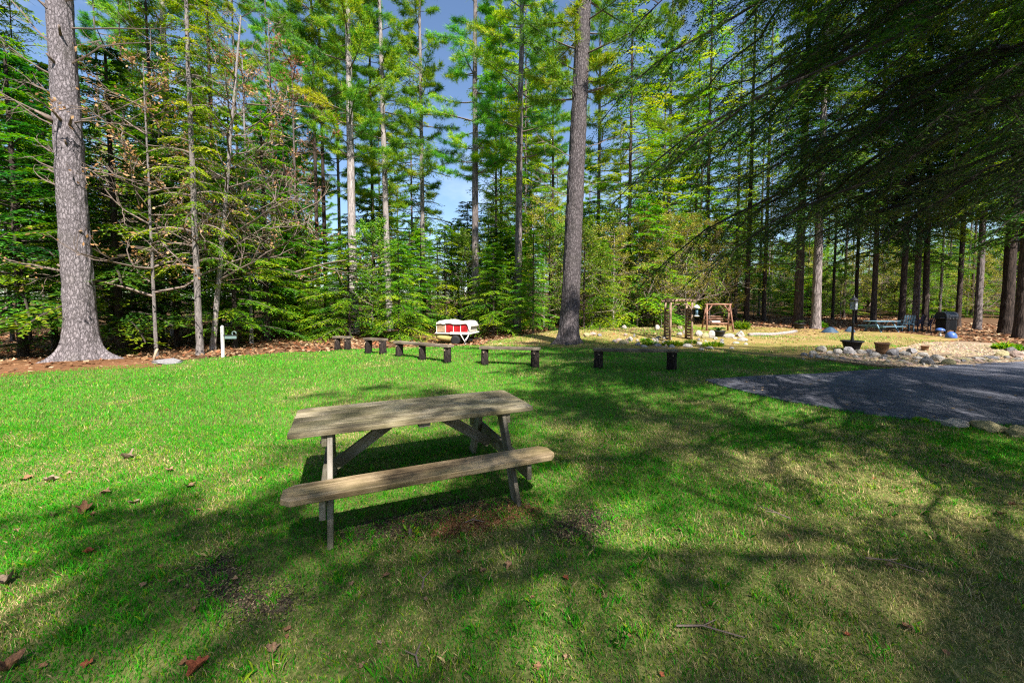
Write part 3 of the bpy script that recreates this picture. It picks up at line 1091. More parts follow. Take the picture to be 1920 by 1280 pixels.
def unit_trunk(seed, flare=.5, n=14, rings=40, rough=.07, mat=None, roots=0):
    """trunk of height 1 and base radius 1, scaled per tree"""
    r = np.random.default_rng(seed)
    t = np.concatenate([np.linspace(0, .1, 12), np.linspace(.12, 1, rings - 12)])
    a = np.linspace(0, 2 * math.pi, n, endpoint=False)
    A, T = np.meshgrid(a, t)
    rad = (1 - .72 * T) + flare * np.exp(-T / .018)
    rad = rad * (1 + rough * (NZ.fbm(np.cos(A) * 2 + seed, np.sin(A) * 2, T * 30) - .5) * 2)
    if roots:
        rad = rad * (1 + .35 * np.exp(-T / .014) * np.cos(A * roots + seed))
    wob = np.stack([np.cumsum(r.normal(0, .04, len(t))), np.cumsum(r.normal(0, .04, len(t)))], 1)
    wob -= np.outer(t, wob[-1])
    X = rad * np.cos(A) + wob[:, :1]
    Y = rad * np.sin(A) + wob[:, 1:]
    V = np.stack([X, Y, T - .004], -1).reshape(-1, 3)
    F = []
    for i in range(len(t) - 1):
        for j in range(n):
            k = (j + 1) % n
            F += [i * n + j, i * n + k, (i + 1) * n + k, (i + 1) * n + j]
    return fast_mesh('trunk', V, np.array(F), np.full(len(F) // 4, 4), mat, smooth=True)


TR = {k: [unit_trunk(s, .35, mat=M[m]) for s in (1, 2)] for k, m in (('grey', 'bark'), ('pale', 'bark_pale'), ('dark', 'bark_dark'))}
CROWNS = {
    # key: (mesh, height it was built for)
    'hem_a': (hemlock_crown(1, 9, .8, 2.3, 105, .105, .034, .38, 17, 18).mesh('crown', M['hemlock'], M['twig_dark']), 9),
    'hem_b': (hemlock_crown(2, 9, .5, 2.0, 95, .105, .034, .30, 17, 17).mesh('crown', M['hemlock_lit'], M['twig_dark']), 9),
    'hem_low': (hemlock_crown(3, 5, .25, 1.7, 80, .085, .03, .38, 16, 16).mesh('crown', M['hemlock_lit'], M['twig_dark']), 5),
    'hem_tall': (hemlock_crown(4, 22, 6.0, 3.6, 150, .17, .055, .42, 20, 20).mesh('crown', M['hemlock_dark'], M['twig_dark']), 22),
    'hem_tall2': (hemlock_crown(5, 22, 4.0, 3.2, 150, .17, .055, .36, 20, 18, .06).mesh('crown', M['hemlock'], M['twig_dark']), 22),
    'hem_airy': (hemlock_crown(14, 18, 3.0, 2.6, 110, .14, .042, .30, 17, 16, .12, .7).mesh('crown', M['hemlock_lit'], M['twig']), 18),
    'pine_a': (pine_crown(6, 24, 8.5, 3.0, .95, 4).mesh('crown', M['pine'], M['twig']), 24),
    'pine_b': (pine_crown(7, 24, 7.0, 2.5, 1.1, 4).mesh('crown', M['pine'], M['twig']), 24),
    'pine_hi': (pine_crown(8, 24, 12.0, 3.4, 1.0, 5).mesh('crown', M['pine'], M['twig']), 24),
    'bare': (bare_crown(9, 13, 2.5, 3.2, 30).mesh('crown', M['beech'], M['twig']), 13),
    'beech': (bare_crown(10, 10, 1.8, 3.0, 26, 1500, .11, .06, up=.4).mesh('crown', M['beech'], M['twig']), 10),
    'bud': (bare_crown(11, 6, .5, 2.2, 30, 7000, .08, .05, up=.6).mesh('crown', M['bud'], M['twig']), 6),
    'spring': (bare_crown(12, 7, .8, 2.2, 30, 9000, .10, .065, up=.5).mesh('crown', M['spring'], M['twig']), 7),
}
TREES = []


def tree(name, kind, x, y, H, dia, trunk='grey', label='', cat='tree', group=None, lean=(0, 0), cs=1.0, rz=None, tv=None):
    dia = dia * y / math.hypot(x, y)
    e = empty(name, (x, y, tz(x, y) - .04), random.uniform(0, 6.28) if rz is None else rz, label, cat, group)
    e.rotation_euler = (lean[0], lean[1], e.rotation_euler.z)
    t = link('trunk', TR[trunk][random.randrange(2) if tv is None else tv], e)
    t.scale = (dia / 2, dia / 2, H)
    if kind:
        me, h = CROWNS[kind]
        c = link('crown', me, e)
        s = H / h
        c.scale = (s * cs, s * cs, s)
    return e


# ---- the two great pines
def great_pine(name, x, y, H, dia, label, seed, lean, roots, crown, cs=1.0, flare=1.1, mat='bark_big'):
    e = empty(name, (x, y, tz(x, y) - .05), 0, label, 'tree')
    e.rotation_euler = (lean[0], lean[1], 0)
    r = np.random.default_rng(seed)
    n, rings = 72, 260
    t = np.concatenate([np.linspace(0, 1.6, 60), np.linspace(1.65, H, rings - 60)])
    a = np.linspace(0, 2 * math.pi, n, endpoint=False)
    A, T = np.meshgrid(a, t)
    rad = dia / 2 * (1 - .6 * T / H)
    ph = r.uniform(0, 6)
    rad = rad + dia / 2 * flare * (.34 * np.exp(-T / .5) + np.exp(-T / .20) * np.maximum(0, np.cos(A * roots + ph + .5 * np.cos(A * 2 + 1))) ** 3 * (.75 + .5 * np.cos(A * 2 + ph)))
    plate = NZ.fbm(np.cos(A) * 6 + seed, np.sin(A) * 6, T * 3.0, oct=3)
    ridg = np.abs(NZ.fbm(np.cos(A) * 5 + 31, np.sin(A) * 5 + seed, T * 1.6, oct=2) - .5) * 2
    rad = rad + dia * (.085 * (plate - .5) + .07 * np.minimum(ridg, .4))
    V = np.stack([rad * np.cos(A), rad * np.sin(A), T], -1).reshape(-1, 3)
    j, i = np.meshgrid(np.arange(n), np.arange(rings - 1))
    k = (j + 1) % n
    F = np.stack([i * n + j, i * n + k, (i + 1) * n + k, (i + 1) * n + j], -1).ravel()
    link('trunk', fast_mesh('trunk', V, F, np.full(len(F) // 4, 4), M[mat], smooth=True), e)
    me, h = CROWNS[crown]
    c = link('crown', me, e)
    c.scale = (H / h * cs, H / h * cs, H / h)
    return e


def stub(parent, z, az, ln, r0):
    m = MB()
    out = np.array([math.cos(az), math.sin(az), .35])
    b = np.array([math.cos(az) * .24, math.sin(az) * .24, z])
    m.tube([b, b + out * ln * .6, b + out * ln + np.array([0, 0, .03])], [r0 * 1.1, r0 * .9, r0 * .8], 8)
    return m.build('branch_stub', M['twig'], parent, True)


def dead_branch(parent, z, az, ln, rise, seed, r0=.02, sub=7):
    r = np.random.default_rng(seed)
    m = MB()
    out = np.array([math.cos(az), math.sin(az), 0])

    def grow(p, d, ln, rad, dep):
        pts = [p]
        dd = d
        for i in range(5):
            dd = unit(dd + r.normal(0, .13, 3) + np.array([0, 0, .02]))
            pts.append(pts[-1] + dd * ln / 5)
        m.tube(np.array(pts), np.linspace(rad, rad * .3, 6), 5 if dep == 0 else 3)
        if dep < 2:
            for k in range(sub if dep == 0 else 3):
                i = r.integers(1, 6)
                grow(np.array(pts[i]), unit(dd + r.normal(0, .6, 3)), ln * r.uniform(.2, .45), max(.0035, rad * .45), dep + 1)
    grow(np.array([0, 0, z]) + out * .25, unit(out + np.array([0, 0, rise])), ln, r0, 0)
    return m.build('dead_branch', M['twig'], parent)


p1 = great_pine('pine_tree', P(151, 10.4), 10.4, 25, .60, 'huge grey pine with spreading roots at the left edge of the lawn', 5, (0, R(-.6)), 5, 'pine_hi', 1.1, 1.7)
for i, (z, az, ln, rise) in enumerate(((6.3, 3.3, 1.5, .35), (6.2, -.2, 1.8, -.05), (6.25, -1.2, 1.1, .15), (6.35, .5, 2.0, .25), (6.1, 3.9, 1.2, .3), (7.4, 3.0, 1.6, .5),
                                      (7.7, -.1, 2.2, .1), (8.2, 3.4, 2.0, .7), (8.6, .1, 2.4, .3), (5.4, 3.1, .9, .25), (4.6, 3.3, .7, .3), (5.0, 2.8, .8, .2),
                                      (9.1, 3.2, 2.4, .8), (9.2, -.3, 2.6, .4), (5.1, .1, 1.3, -.15), (8.9, -1.8, 1.4, .6), (6.9, 2.7, 1.8, .6))):
    dead_branch(p1, z, az, ln, rise, 50 + i, .022)
for i, (z, az, ln, r0) in enumerate(((6.15, -1.9, .22, .04), (6.2, -1.2, .3, .035), (6.1, -.6, .35, .03), (6.25, -2.5, .3, .035), (7.6, -1.4, .2, .03), (4.9, -2.6, .16, .025), (3.4, -.4, .12, .03), (5.6, -.9, .14, .025), (2.5, -2.3, .1, .03), (8.3, -.8, .25, .03))):
    stub(p1, z, az, ln, r0)
p2 = great_pine('pine_tree', P(1066, 14.9), 14.9, 26, .68, 'big dark pine trunk standing between the red boat and the log arbor', 9, (0, R(2.2)), 6, 'pine_a', 1.0, .9, 'bark_big_dark')
for i, (z, az, ln, rise) in enumerate(((5.6, 3.3, 1.5, .1), (6.4, 2.8, 1.9, .25), (7.4, .2, 1.6, .3), (7.0, 3.6, 1.6, .15))):
    dead_branch(p2, z, az, ln, rise, 80 + i, .018)

# ---- pines one can pick out (photo column, distance, height, trunk diameter)
for px, d, H, dia, tk, kind, lean, lab in (
        (663, 20, 25, .50, 'pale', 'pine_a', (0, 0), 'grey pine trunk rising left of the pale slender pine, behind the lawn'),
        (730, 22, 25, .40, 'pale', 'pine_b', (0, R(1.5)), 'pale slender pine leaning slightly right, left of the boat'),
        (702, 26, 23, .28, 'dark', 'pine_b', (0, 0), 'thin dark pine between the grey pine and the pale slender pine'),
        (795, 25, 26, .34, 'pale', 'pine_b', (0, R(.4)), 'straight narrow pine just left of the open sky gap'),
        (890, 22, 24, .44, 'grey', 'pine_a', (0, R(.5)), 'grey pine with yellow tinged boughs behind the boat'),
        (970, 20.5, 25, .42, 'grey', 'pine_a', (0, R(.8)), 'dark pine with golden boughs between the boat and the big dark trunk'),
        (598, 24, 26, .28, 'dark', 'pine_hi', (0, 0), 'left trunk of the close pair of thin dark pines'),
        (612, 24.6, 26, .30, 'dark', 'pine_hi', (0, 0), 'right trunk of the close pair of thin dark pines'),
        (1250, 30, 27, .36, 'grey', 'pine_a', (0, 0), 'distant pine rising behind the log arbor'),
        (330, 19, 22, .55, 'pale', 'pine_hi', (0, 0), 'pale patchy trunk behind the green boughs right of the huge pine'),
        (205, 25, 24, .30, 'grey', 'pine_a', (0, 0), 'pine far behind the boughs right of the huge pine'),
        (270, 29, 25, .28, 'grey', 'pine_b', (0, 0), 'slender pine far behind the young brown leaved beech'),
        (455, 27, 26, .30, 'grey', 'pine_a', (0, 0), 'pine rising behind the rusty beech above the white post'),
        (515, 31, 27, .30, 'grey', 'pine_a', (0, 0), 'pine left of the pair of thin dark pines'),
        (560, 28, 25, .28, 'pale', 'pine_b', (0, 0), 'pale slender pine just left of the pair of thin dark pines'),
        (640, 30, 27, .30, 'grey', 'pine_a', (0, 0), 'pine between the dark pair and the grey pine'),
        (1120, 28, 26, .32, 'grey', 'pine_a', (0, 0), 'pine just right of the big dark trunk, far behind it'),
        (940, 31, 26, .30, 'grey', 'pine_b', (0, 0), 'thin pine between the yellow tinged and the golden boughed pines'),
        (1178, 25, 22, .30, 'dark', 'hem_airy', (0, 0), 'airy hemlock between the big dark trunk and the log arbor'),
        (1322, 28, 24, .34, 'dark', 'hem_airy', (0, 0), 'airy hemlock rising behind the log swing'),
        (1035, 27, 21, .25, 'dark', 'pine_b', (0, 0), 'thin far pine half hidden left of the big dark trunk')):
    tree('pine_tree', kind, P(px, d), d, H, dia, tk, lab, lean=lean)

# ---- trunks at the left edge of the woods
tree('hemlock_tree', 'hem_airy', P(372, 11.9), 11.9, 15, .24, 'pale', 'slim grey trunk standing just left of the white post', cs=.55)
tree('leaning_tree', 'bare', P(396, 13.2), 13.2, 11, .22, 'pale', 'leaning bare trunk right behind the slim grey trunk', lean=(0, R(7)), rz=0)
tree('hemlock_tree', 'hem_a', P(222, 12.6), 12.6, 9.5, .34, 'dark', 'dark hemlock close to the right of the huge pine', cs=1.15)
tree('hemlock_tree', 'hem_a', P(40, 11.8), 11.8, 9, .36, 'dark', 'dark hemlock left of the huge pine, nearer the frame edge', cs=1.2)
tree('hemlock_tree', 'hem_tall2', P(-60, 13.5), 13.5, 17, .4, 'dark', 'tall hemlock partly cut off by the left frame edge')
tree('hemlock_tree', 'hem_a', P(100, 14), 14, 10, .3, 'dark', 'hemlock hidden behind the huge pine trunk')
tree('hemlock_tree', 'hem_airy', P(300, 16), 16, 14, .3, 'dark', 'tall dark hemlock behind the dry slab of stone')
tree('beech_tree', 'beech', P(290, 11.5), 11.5, 8.5, .13, 'pale', 'young beech holding dry brown leaves right of the huge pine', cs=1.1)
tree('beech_tree', 'beech', P(470, 15.5), 15.5, 11, .16, 'pale', 'beech with rusty leaves above the white post', cs=1.1)
tree('beech_tree', 'beech', P(560, 19), 19, 13, .18, 'grey', 'beech with rusty leaves left of the pair of thin dark pines', cs=1.0)
tree('bare_tree', 'bare', P(250, 17), 17, 15, .2, 'grey', 'bare grey twiggy tree against the sky right of the huge pine')
tree('bare_tree', 'bare', P(520, 22), 22, 17, .22, 'grey', 'tall bare twiggy tree behind the rusty beeches')
tree('bare_tree', 'bare', P(20, 16), 16, 15, .2, 'grey', 'bare twiggy tree against the sky left of the huge pine')
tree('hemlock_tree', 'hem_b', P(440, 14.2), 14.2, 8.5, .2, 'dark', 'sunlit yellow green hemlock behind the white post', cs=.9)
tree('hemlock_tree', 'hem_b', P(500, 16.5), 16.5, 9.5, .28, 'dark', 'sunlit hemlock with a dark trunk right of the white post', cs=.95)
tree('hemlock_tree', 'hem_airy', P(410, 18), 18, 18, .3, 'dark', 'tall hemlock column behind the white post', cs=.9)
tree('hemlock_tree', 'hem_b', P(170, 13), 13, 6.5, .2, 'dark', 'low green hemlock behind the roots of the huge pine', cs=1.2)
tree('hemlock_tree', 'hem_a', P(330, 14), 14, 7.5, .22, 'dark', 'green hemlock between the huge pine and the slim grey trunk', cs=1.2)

# ---- young evergreens behind the lawn (each a thing)
YLAB = ('at the left end of the thicket, above the gap in the woods', 'left of the farthest log bench', 'directly behind the farthest log bench', 'directly behind the short log bench',
        'behind the left end of the three posted bench', 'between the three posted bench and the boat', 'rising behind the left side of the boat', 'rising behind the right side of the boat',
        'right of the boat, low and close to the lawn', 'left of the big dark trunk, nearer one', 'left of the big dark trunk, fresh leaved and farther back', 'just right of the big dark trunk',
        'second right of the big dark trunk, before the budding shrubs', 'in the second row behind the farthest log bench', 'in the second row left of the boat', 'in the second row straight behind the boat',
        'in the second row right of the boat', 'in the second row at the left end of the thicket')
YOUNG = [(560, 18.5, 5.5), (610, 18.0, 5.0), (655, 17.5, 4.6), (700, 18.2, 5.2), (748, 17.6, 4.4), (790, 20.5, 5.5), (835, 22.5, 6.0), (880, 22.5, 5.6),
         (925, 20.0, 4.6), (1000, 19.0, 5.0), (1030, 20.5, 5.6), (1095, 19.0, 5.2), (1125, 20.0, 4.5), (640, 23, 5.6), (770, 24, 6), (860, 26, 6.5), (950, 25, 6.2), (540, 22, 6.5)]
for i, (px, d, H) in enumerate(YOUNG):
    tree('young_hemlock', ('hem_low', 'hem_b', 'hem_low', 'spring')[i % 4] if i != 10 else 'spring', P(px, d), d, H, .12, 'dark',
         'bushy young evergreen ' + YLAB[i], 'shrub', 'young evergreens in the thicket behind the lawn', cs=1.15)

# ---- budding shrubs by the arbor
for i, (px, d, H) in enumerate(((1150, 21.5, 5.2), (1195, 22.5, 6.0), (1240, 23.0, 6.2), (1285, 24.0, 6.4), (1110, 23, 5.5), (1330, 26, 6.5), (1020, 25, 7.5), (1215, 27, 8))):
    bl = ('left of the arbor', 'nearest the left arbor post', 'straight behind the arbor', 'behind the gap between arbor and swing', 'right of the big dark trunk', 'behind the right side of the swing', 'left of the big dark trunk, tall and far back', 'tallest and farthest behind the arbor')[i]
    tree('budding_shrub', 'bud', P(px, d), d, H, .10, 'pale', 'twiggy shrub in yellow green bud ' + bl, 'shrub', 'budding shrubs behind the log arbor', cs=1.1)

# ---- woods on the right
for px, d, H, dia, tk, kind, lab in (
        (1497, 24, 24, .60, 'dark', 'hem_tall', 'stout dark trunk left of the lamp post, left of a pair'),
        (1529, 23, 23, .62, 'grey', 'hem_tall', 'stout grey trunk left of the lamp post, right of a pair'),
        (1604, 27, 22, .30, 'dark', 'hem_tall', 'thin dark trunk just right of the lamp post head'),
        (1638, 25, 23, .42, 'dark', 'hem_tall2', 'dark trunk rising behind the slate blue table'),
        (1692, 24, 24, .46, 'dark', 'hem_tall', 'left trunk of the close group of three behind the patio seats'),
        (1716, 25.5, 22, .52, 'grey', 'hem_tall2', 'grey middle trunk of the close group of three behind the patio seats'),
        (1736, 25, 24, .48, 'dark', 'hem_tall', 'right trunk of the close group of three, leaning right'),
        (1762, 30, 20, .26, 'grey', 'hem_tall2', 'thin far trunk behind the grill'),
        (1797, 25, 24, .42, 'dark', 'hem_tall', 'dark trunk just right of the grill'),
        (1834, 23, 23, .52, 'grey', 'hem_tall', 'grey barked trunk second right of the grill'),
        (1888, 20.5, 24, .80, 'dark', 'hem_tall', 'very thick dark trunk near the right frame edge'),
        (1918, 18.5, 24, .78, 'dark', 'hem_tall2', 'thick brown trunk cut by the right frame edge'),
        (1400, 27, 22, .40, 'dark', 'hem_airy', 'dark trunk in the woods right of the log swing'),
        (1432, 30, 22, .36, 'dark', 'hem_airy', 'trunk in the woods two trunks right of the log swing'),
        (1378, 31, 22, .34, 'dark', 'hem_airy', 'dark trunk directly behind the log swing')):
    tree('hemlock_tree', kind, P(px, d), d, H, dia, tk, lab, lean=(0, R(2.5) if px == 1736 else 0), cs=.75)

# thin poles deeper in the woods on the right
rr = np.random.default_rng(21)
k = 0
while k < 34:
    px, d = rr.uniform(1290, 2050), rr.uniform(29, 50)
    k += 1
    tree('woodland_tree', (None, 'hem_airy', None, None)[k % 4], P(px, d), d, rr.uniform(17, 24), rr.uniform(.16, .34), 'dark' if rr.random() < .7 else 'grey',
         'slender trunk among many deep in the woods on the right', group='slender trunks deep in the right woods')
# fresh green saplings in the light behind them
for i in range(34):
    px, d = rr.uniform(1330, 2020), rr.uniform(31, 52)
    tree('sapling', 'spring' if i % 3 else 'bud', P(px, d), d, rr.uniform(4, 7.5), .08, 'pale', 'sunlit fresh green sapling deep behind the dark trunks on the right', 'sapling', 'saplings deep in the right woods', cs=1.2)
for i in range(40):
    px, d = rr.uniform(1300, 2060), rr.uniform(31, 46)
    tree('thicket_bush', ('hem_low', 'spring')[i % 2], P(px, d), d, rr.uniform(2.2, 4.5), .07, 'pale', 'low green bush among the far trunks of the right woods', 'bush', 'low bushes among the far right trunks', cs=1.6)
for i in range(34):
    px, d = rr.uniform(1280, 2060), rr.uniform(36, 62)
    tree('sapling', ('spring', 'hem_low', 'spring', 'bud')[i % 4], P(px, d), d, rr.uniform(3.2, 6), .07, 'pale', 'sunlit low green thicket bush deep behind the dark trunks on the right', 'sapling', 'thicket bushes deep in the right woods', cs=1.4)
for i in range(26):
    px, d = rr.uniform(430, 1330), rr.uniform(23, 34)
    tree('woodland_tree', ('hem_b', 'spring', 'hem_low', 'hem_b')[i % 4], P(px, d), d, rr.uniform(5.5, 8.5), .12, 'dark', 'sunlit evergreen filling the thicket well behind the lawn', 'tree', 'evergreens filling the thicket behind the lawn', cs=1.15)
# thin poles and rear rows on the left and in the middle
for i in range(30):
    px, d = rr.uniform(-120, 545), rr.uniform(15, 30)
    tree('woodland_tree', ('hem_airy', None, 'hem_a', 'bare')[i % 4], P(px, d), d, rr.uniform(9, 15), rr.uniform(.10, .24), 'dark' if rr.random() < .6 else 'pale',
         'slender trunk among many in the woods on the left', group='slender trunks in the left woods')
for i in range(64):
    px, d = rr.uniform(-150, 1400), rr.uniform(27, 55)
    gap = abs(px - 845) < 40
    kind = ('hem_b', 'pine_b', 'hem_airy', 'pine_a', 'spring', 'pine_b', 'bare', 'hem_airy')[i % 8]
    H = rr.uniform(7, 11) if (gap or kind in ('hem_b', 'spring', 'hem_a')) else rr.uniform(17, 24)
    tree('woodland_tree', kind, P(px, d), d, H, rr.uniform(.18, .34), 'grey', 'background tree in the back rows of the woods behind the lawn', group='back rows of trees behind the lawn')
for i in range(64):
    px, d = rr.uniform(-300, 2200) if i % 3 else rr.uniform(1150, 2100), rr.uniform(52, 80)
    tree('woodland_tree', ('hem_a', 'spring', 'hem_b', 'hem_tall2')[i % 4], P(px, d), d, rr.uniform(9, 15), .3, 'grey', 'background tree at the far end of the woods', group='farthest trees of the woods')


# ---- the near hemlock whose boughs hang into the upper right
def limb_mesh(seed, ln, droop=.28, up0=.12, nsec=46, forks=3):
    """one long forking bough along +X from the origin: (wood mesh, needle mesh)"""
    r = np.random.default_rng(seed)
    cr = Crown()
    wd = MB()
    X0, Y0, Z = np.eye(3)

    def axis(base, X, Y, ln, droop, up0, nsec, rad, q0):
        K = 16
        tt = np.linspace(0, 1, K)
        side = np.cumsum(r.normal(0, .018, K)) * ln
        vert = np.cumsum(r.normal(0, .012, K)) * ln
        side -= side[0]
        vert -= vert[0]
        P_ = base + np.outer(tt * ln, X) + np.outer(side + r.normal(0, .05) * ln * tt * tt, Y) + np.outer(ln * (up0 * tt - droop * tt * tt) + vert, Z)
        pos = lambda q: np.array([np.interp(q, tt, P_[:, a]) for a in range(3)])
        wd.tube(P_, rad * (1 - tt) ** .8 + .005, 6)
        clump = VNoise(seed + nsec)
        for k in range(nsec):
            q = q0 + (1 - q0) * (k + r.random()) / nsec
            if clump(np.array(q * nsec * .30), np.array(0.5)) < .34:
                continue
            for sgn in (-1, 1):
                if r.random() < .15:
                    continue
                sl = (ln * .20 * (1.02 - q) ** .6 + .28) * r.uniform(.35, 1.5)
                d = unit(X * r.uniform(.45, 1.15) + sgn * Y * r.uniform(.35, 1.05) + Z * r.normal(-.22, .28))
                b0 = pos(q)
                dr = r.uniform(.2, .65)
                spts = lambda s: b0 + np.outer(s * sl, d) - np.outer(dr * sl * s * s, Z)
                wd.tube(spts(np.linspace(0, 1, 5)), np.linspace(.007, .002, 5), 3, cap=False)
                pd = unit(np.cross(d, Z))
                m = int(sl / .042)
                bv = np.clip(r.normal(.4, .22), 0, 1)
                for j in range(m):
                    s = (j + .5) / m
                    o = spts(np.array([s]))[0]
                    tl = .25 * (1.1 - .7 * s) * r.uniform(.4, 1.25)
                    td = unit(d * .8 + (1 if j % 2 else -1) * pd * r.uniform(.5, 1.1) + Z * r.normal(-.25, .22))
                    n = max(3, int(tl / .021))
                    u = (np.arange(n) + .5) / n
                    O = o + np.outer(u * tl, td) - np.outer(.3 * tl * u * u, Z)
                    tp = unit(np.cross(td, Z))
                    D = td[None] * .8 + np.where(np.arange(n) % 2, 1, -1)[:, None] * tp[None] * r.uniform(.4, .9, (n, 1)) + r.normal(0, .15, (n, 3))
                    cr.quads(O, D, Z[None] + r.normal(0, .3, (n, 3)), .060 * r.uniform(.6, 1.4, n), .0175 * r.uniform(.7, 1.3, n), np.clip(bv + r.normal(0, .15, n), 0, 1))
        return pos

    pos = axis(np.zeros(3), X0, Y0, ln, droop, up0, int(nsec * .8), .0048 * ln, .10)
    for f in range(forks):
        q = .18 + .5 * (f + r.random()) / forks
        a = (1 if f % 2 else -1) * r.uniform(.35, .85)
        X = unit(X0 * math.cos(a) + Y0 * math.sin(a) + Z * r.uniform(-.15, .1))
        axis(pos(q), X, np.cross(Z, X), ln * (.55 - .35 * q) * r.uniform(.8, 1.2), droop * .9, 0, int(nsec * .35), .0035 * ln, .12)
    return wd.mesh('limb', M['twig_dark']), cr.mesh('needles', M['hemlock_dark'], M['twig_dark'])


LIMBS = [limb_mesh(31, 8.5, .34, .10), limb_mesh(32, 7.0, .30, .12, 40), limb_mesh(33, 5.5, .26, .15, 34)]


def big_hemlock(name, x, y, H, dia, label, limbs, cat='tree'):
    e = empty(name, (x, y, tz(x, y) - .05), 0, label, cat)
    t = link('trunk', TR['dark'][0], e)
    t.scale = (dia / 2, dia / 2, H)
    for z, az, tilt, v, s in limbs:
        wd, nd = LIMBS[v]
        l = link('limb', wd, e, (0, 0, z), (0, R(tilt), R(az)))
        l.scale = (s, s, s)
        link('needles', nd, l)
    return e


limbs = []
rr = np.random.default_rng(5)
# azimuth measured from +X; 180 = straight left across the picture
for z, az, tilt, v, s in ((6.2, 158, 8, 0, 1.1), (7.4, 166, 6, 0, 1.15), (5.4, 170, 5, 0, 1.0), (8.6, 160, 2, 0, 1.15), (6.8, 176, 4, 0, 1.1), (9.6, 170, -2, 0, 1.1),
                          (8.0, 178, 0, 0, 1.1), (10.6, 163, -4, 0, 1.1), (6.0, 148, 5, 1, 1.1), (7.8, 145, 3, 1, 1.15), (4.6, 160, 6, 1, 1.0),
                          (11.5, 170, -6, 0, 1.05), (9.2, 150, 0, 1, 1.15), (4.4, 140, 5, 1, .95), (5.6, 132, 6, 1, 1.0)):
    limbs.append((z, az, tilt, v, s))
limbs += [(5.79, 213.2, 0.9, 0, 1.2), (5.37, 217.1, -1.2, 0, 1.18), (5.71, 248.1, 1.3, 1, 1.05), (10.92, 223.6, -4.0, 0, 1.17), (7.85, 195.4, -1.3, 0, 1.07),
          (9.54, 201.6, -5.6, 0, 1.0), (5.32, 213.8, -0.1, 0, 0.9), (9.55, 211.0, -1.5, 0, 1.06), (12.91, 231.0, 1.1, 1, 1.18), (12.93, 208.3, -1.0, 0, 1.0), (8.23, 208.5, -4.4, 0, 1.01)]
for i in range(16):
    limbs.append((4.5 + i * .6, (i * 67.5) % 100 + 250, rr.uniform(-6, 6), int(rr.integers(0, 3)), rr.uniform(.8, 1.1)))
big_hemlock('hemlock_tree', 10.9, 4.9, 17, .62, 'dark hemlock whose boughs hang into the upper right of the view', limbs)
limbs2 = [(8.3, 157.3, -4.7, 0, 1.15), (12.7, 190.6, -1.7, 0, 1.19), (12.52, 160.9, -6.5, 1, 1.09), (11.28, 221.9, -6.3, 0, 0.99), (12.02, 142.9, -4.5, 2, 0.92), (8.15, 183.6, -4.1, 0, 1.12),
          (11.13, 144.7, -5.5, 2, 1.06)]
for i in range(14):
    limbs2.append((5 + i * .55, (i * 68) % 180 + 250, rr.uniform(-6, 6), int(rr.integers(0, 3)), rr.uniform(.7, 1.0)))
big_hemlock('hemlock_tree', 8.6, -5.6, 13.5, .5, 'hemlock behind the viewer whose boughs shade the near lawn', limbs2)

# unseen trees added behind the viewer to block skylight and deepen the shade
rr = np.random.default_rng(44)
for i in range(26):
    a = i / 25
    x, y = -34 + 66 * a + rr.uniform(-1.5, 1.5), -15 - 7 * math.sin(a * math.pi) + rr.uniform(-3, 1)
    tree('woodland_tree', ('hem_tall2', 'hem_tall')[i % 2], x, y, 14 + 4 * math.sin(a * math.pi), .4, 'dark', 'unseen tree added behind the viewer to block skylight', group='unseen trees added behind the viewer', cs=1.15)
for i in range(7):
    tree('woodland_tree', ('hem_tall2', 'hem_tall')[i % 2], -22 + rr.uniform(-3, 3), -12 + i * 3.2, 14, .35, 'dark', 'unseen tree added behind the viewer to block skylight', group='unseen trees added behind the viewer', cs=1.1)


# ------------------------------------------------------------------ picnic table
def bevel_poly(m, pts, z0, z1, mi=0, bev=.004):
    """prism of a convex outline with softened top and bottom edges"""
    pts = np.array(pts)
    c = pts.mean(0)
    n = len(pts)
    ins = c + (pts - c) * (1 - bev / np.abs(pts - c).max(0))
    rows = [(ins, z0), (pts, z0 + bev), (pts, z1 - bev), (ins, z1)]
    V = np.concatenate([np.concatenate([p, np.full((n, 1), z)], 1) for p, z in rows])
    F = [tuple(range(n))[::-1], tuple(range(3 * n, 4 * n))]
    for i in range(3):
        for j in range(n):
            k = (j + 1) % n
            F.append((i * n + j, i * n + k, (i + 1) * n + k, (i + 1) * n + j))
    m.add(V, F, mi)


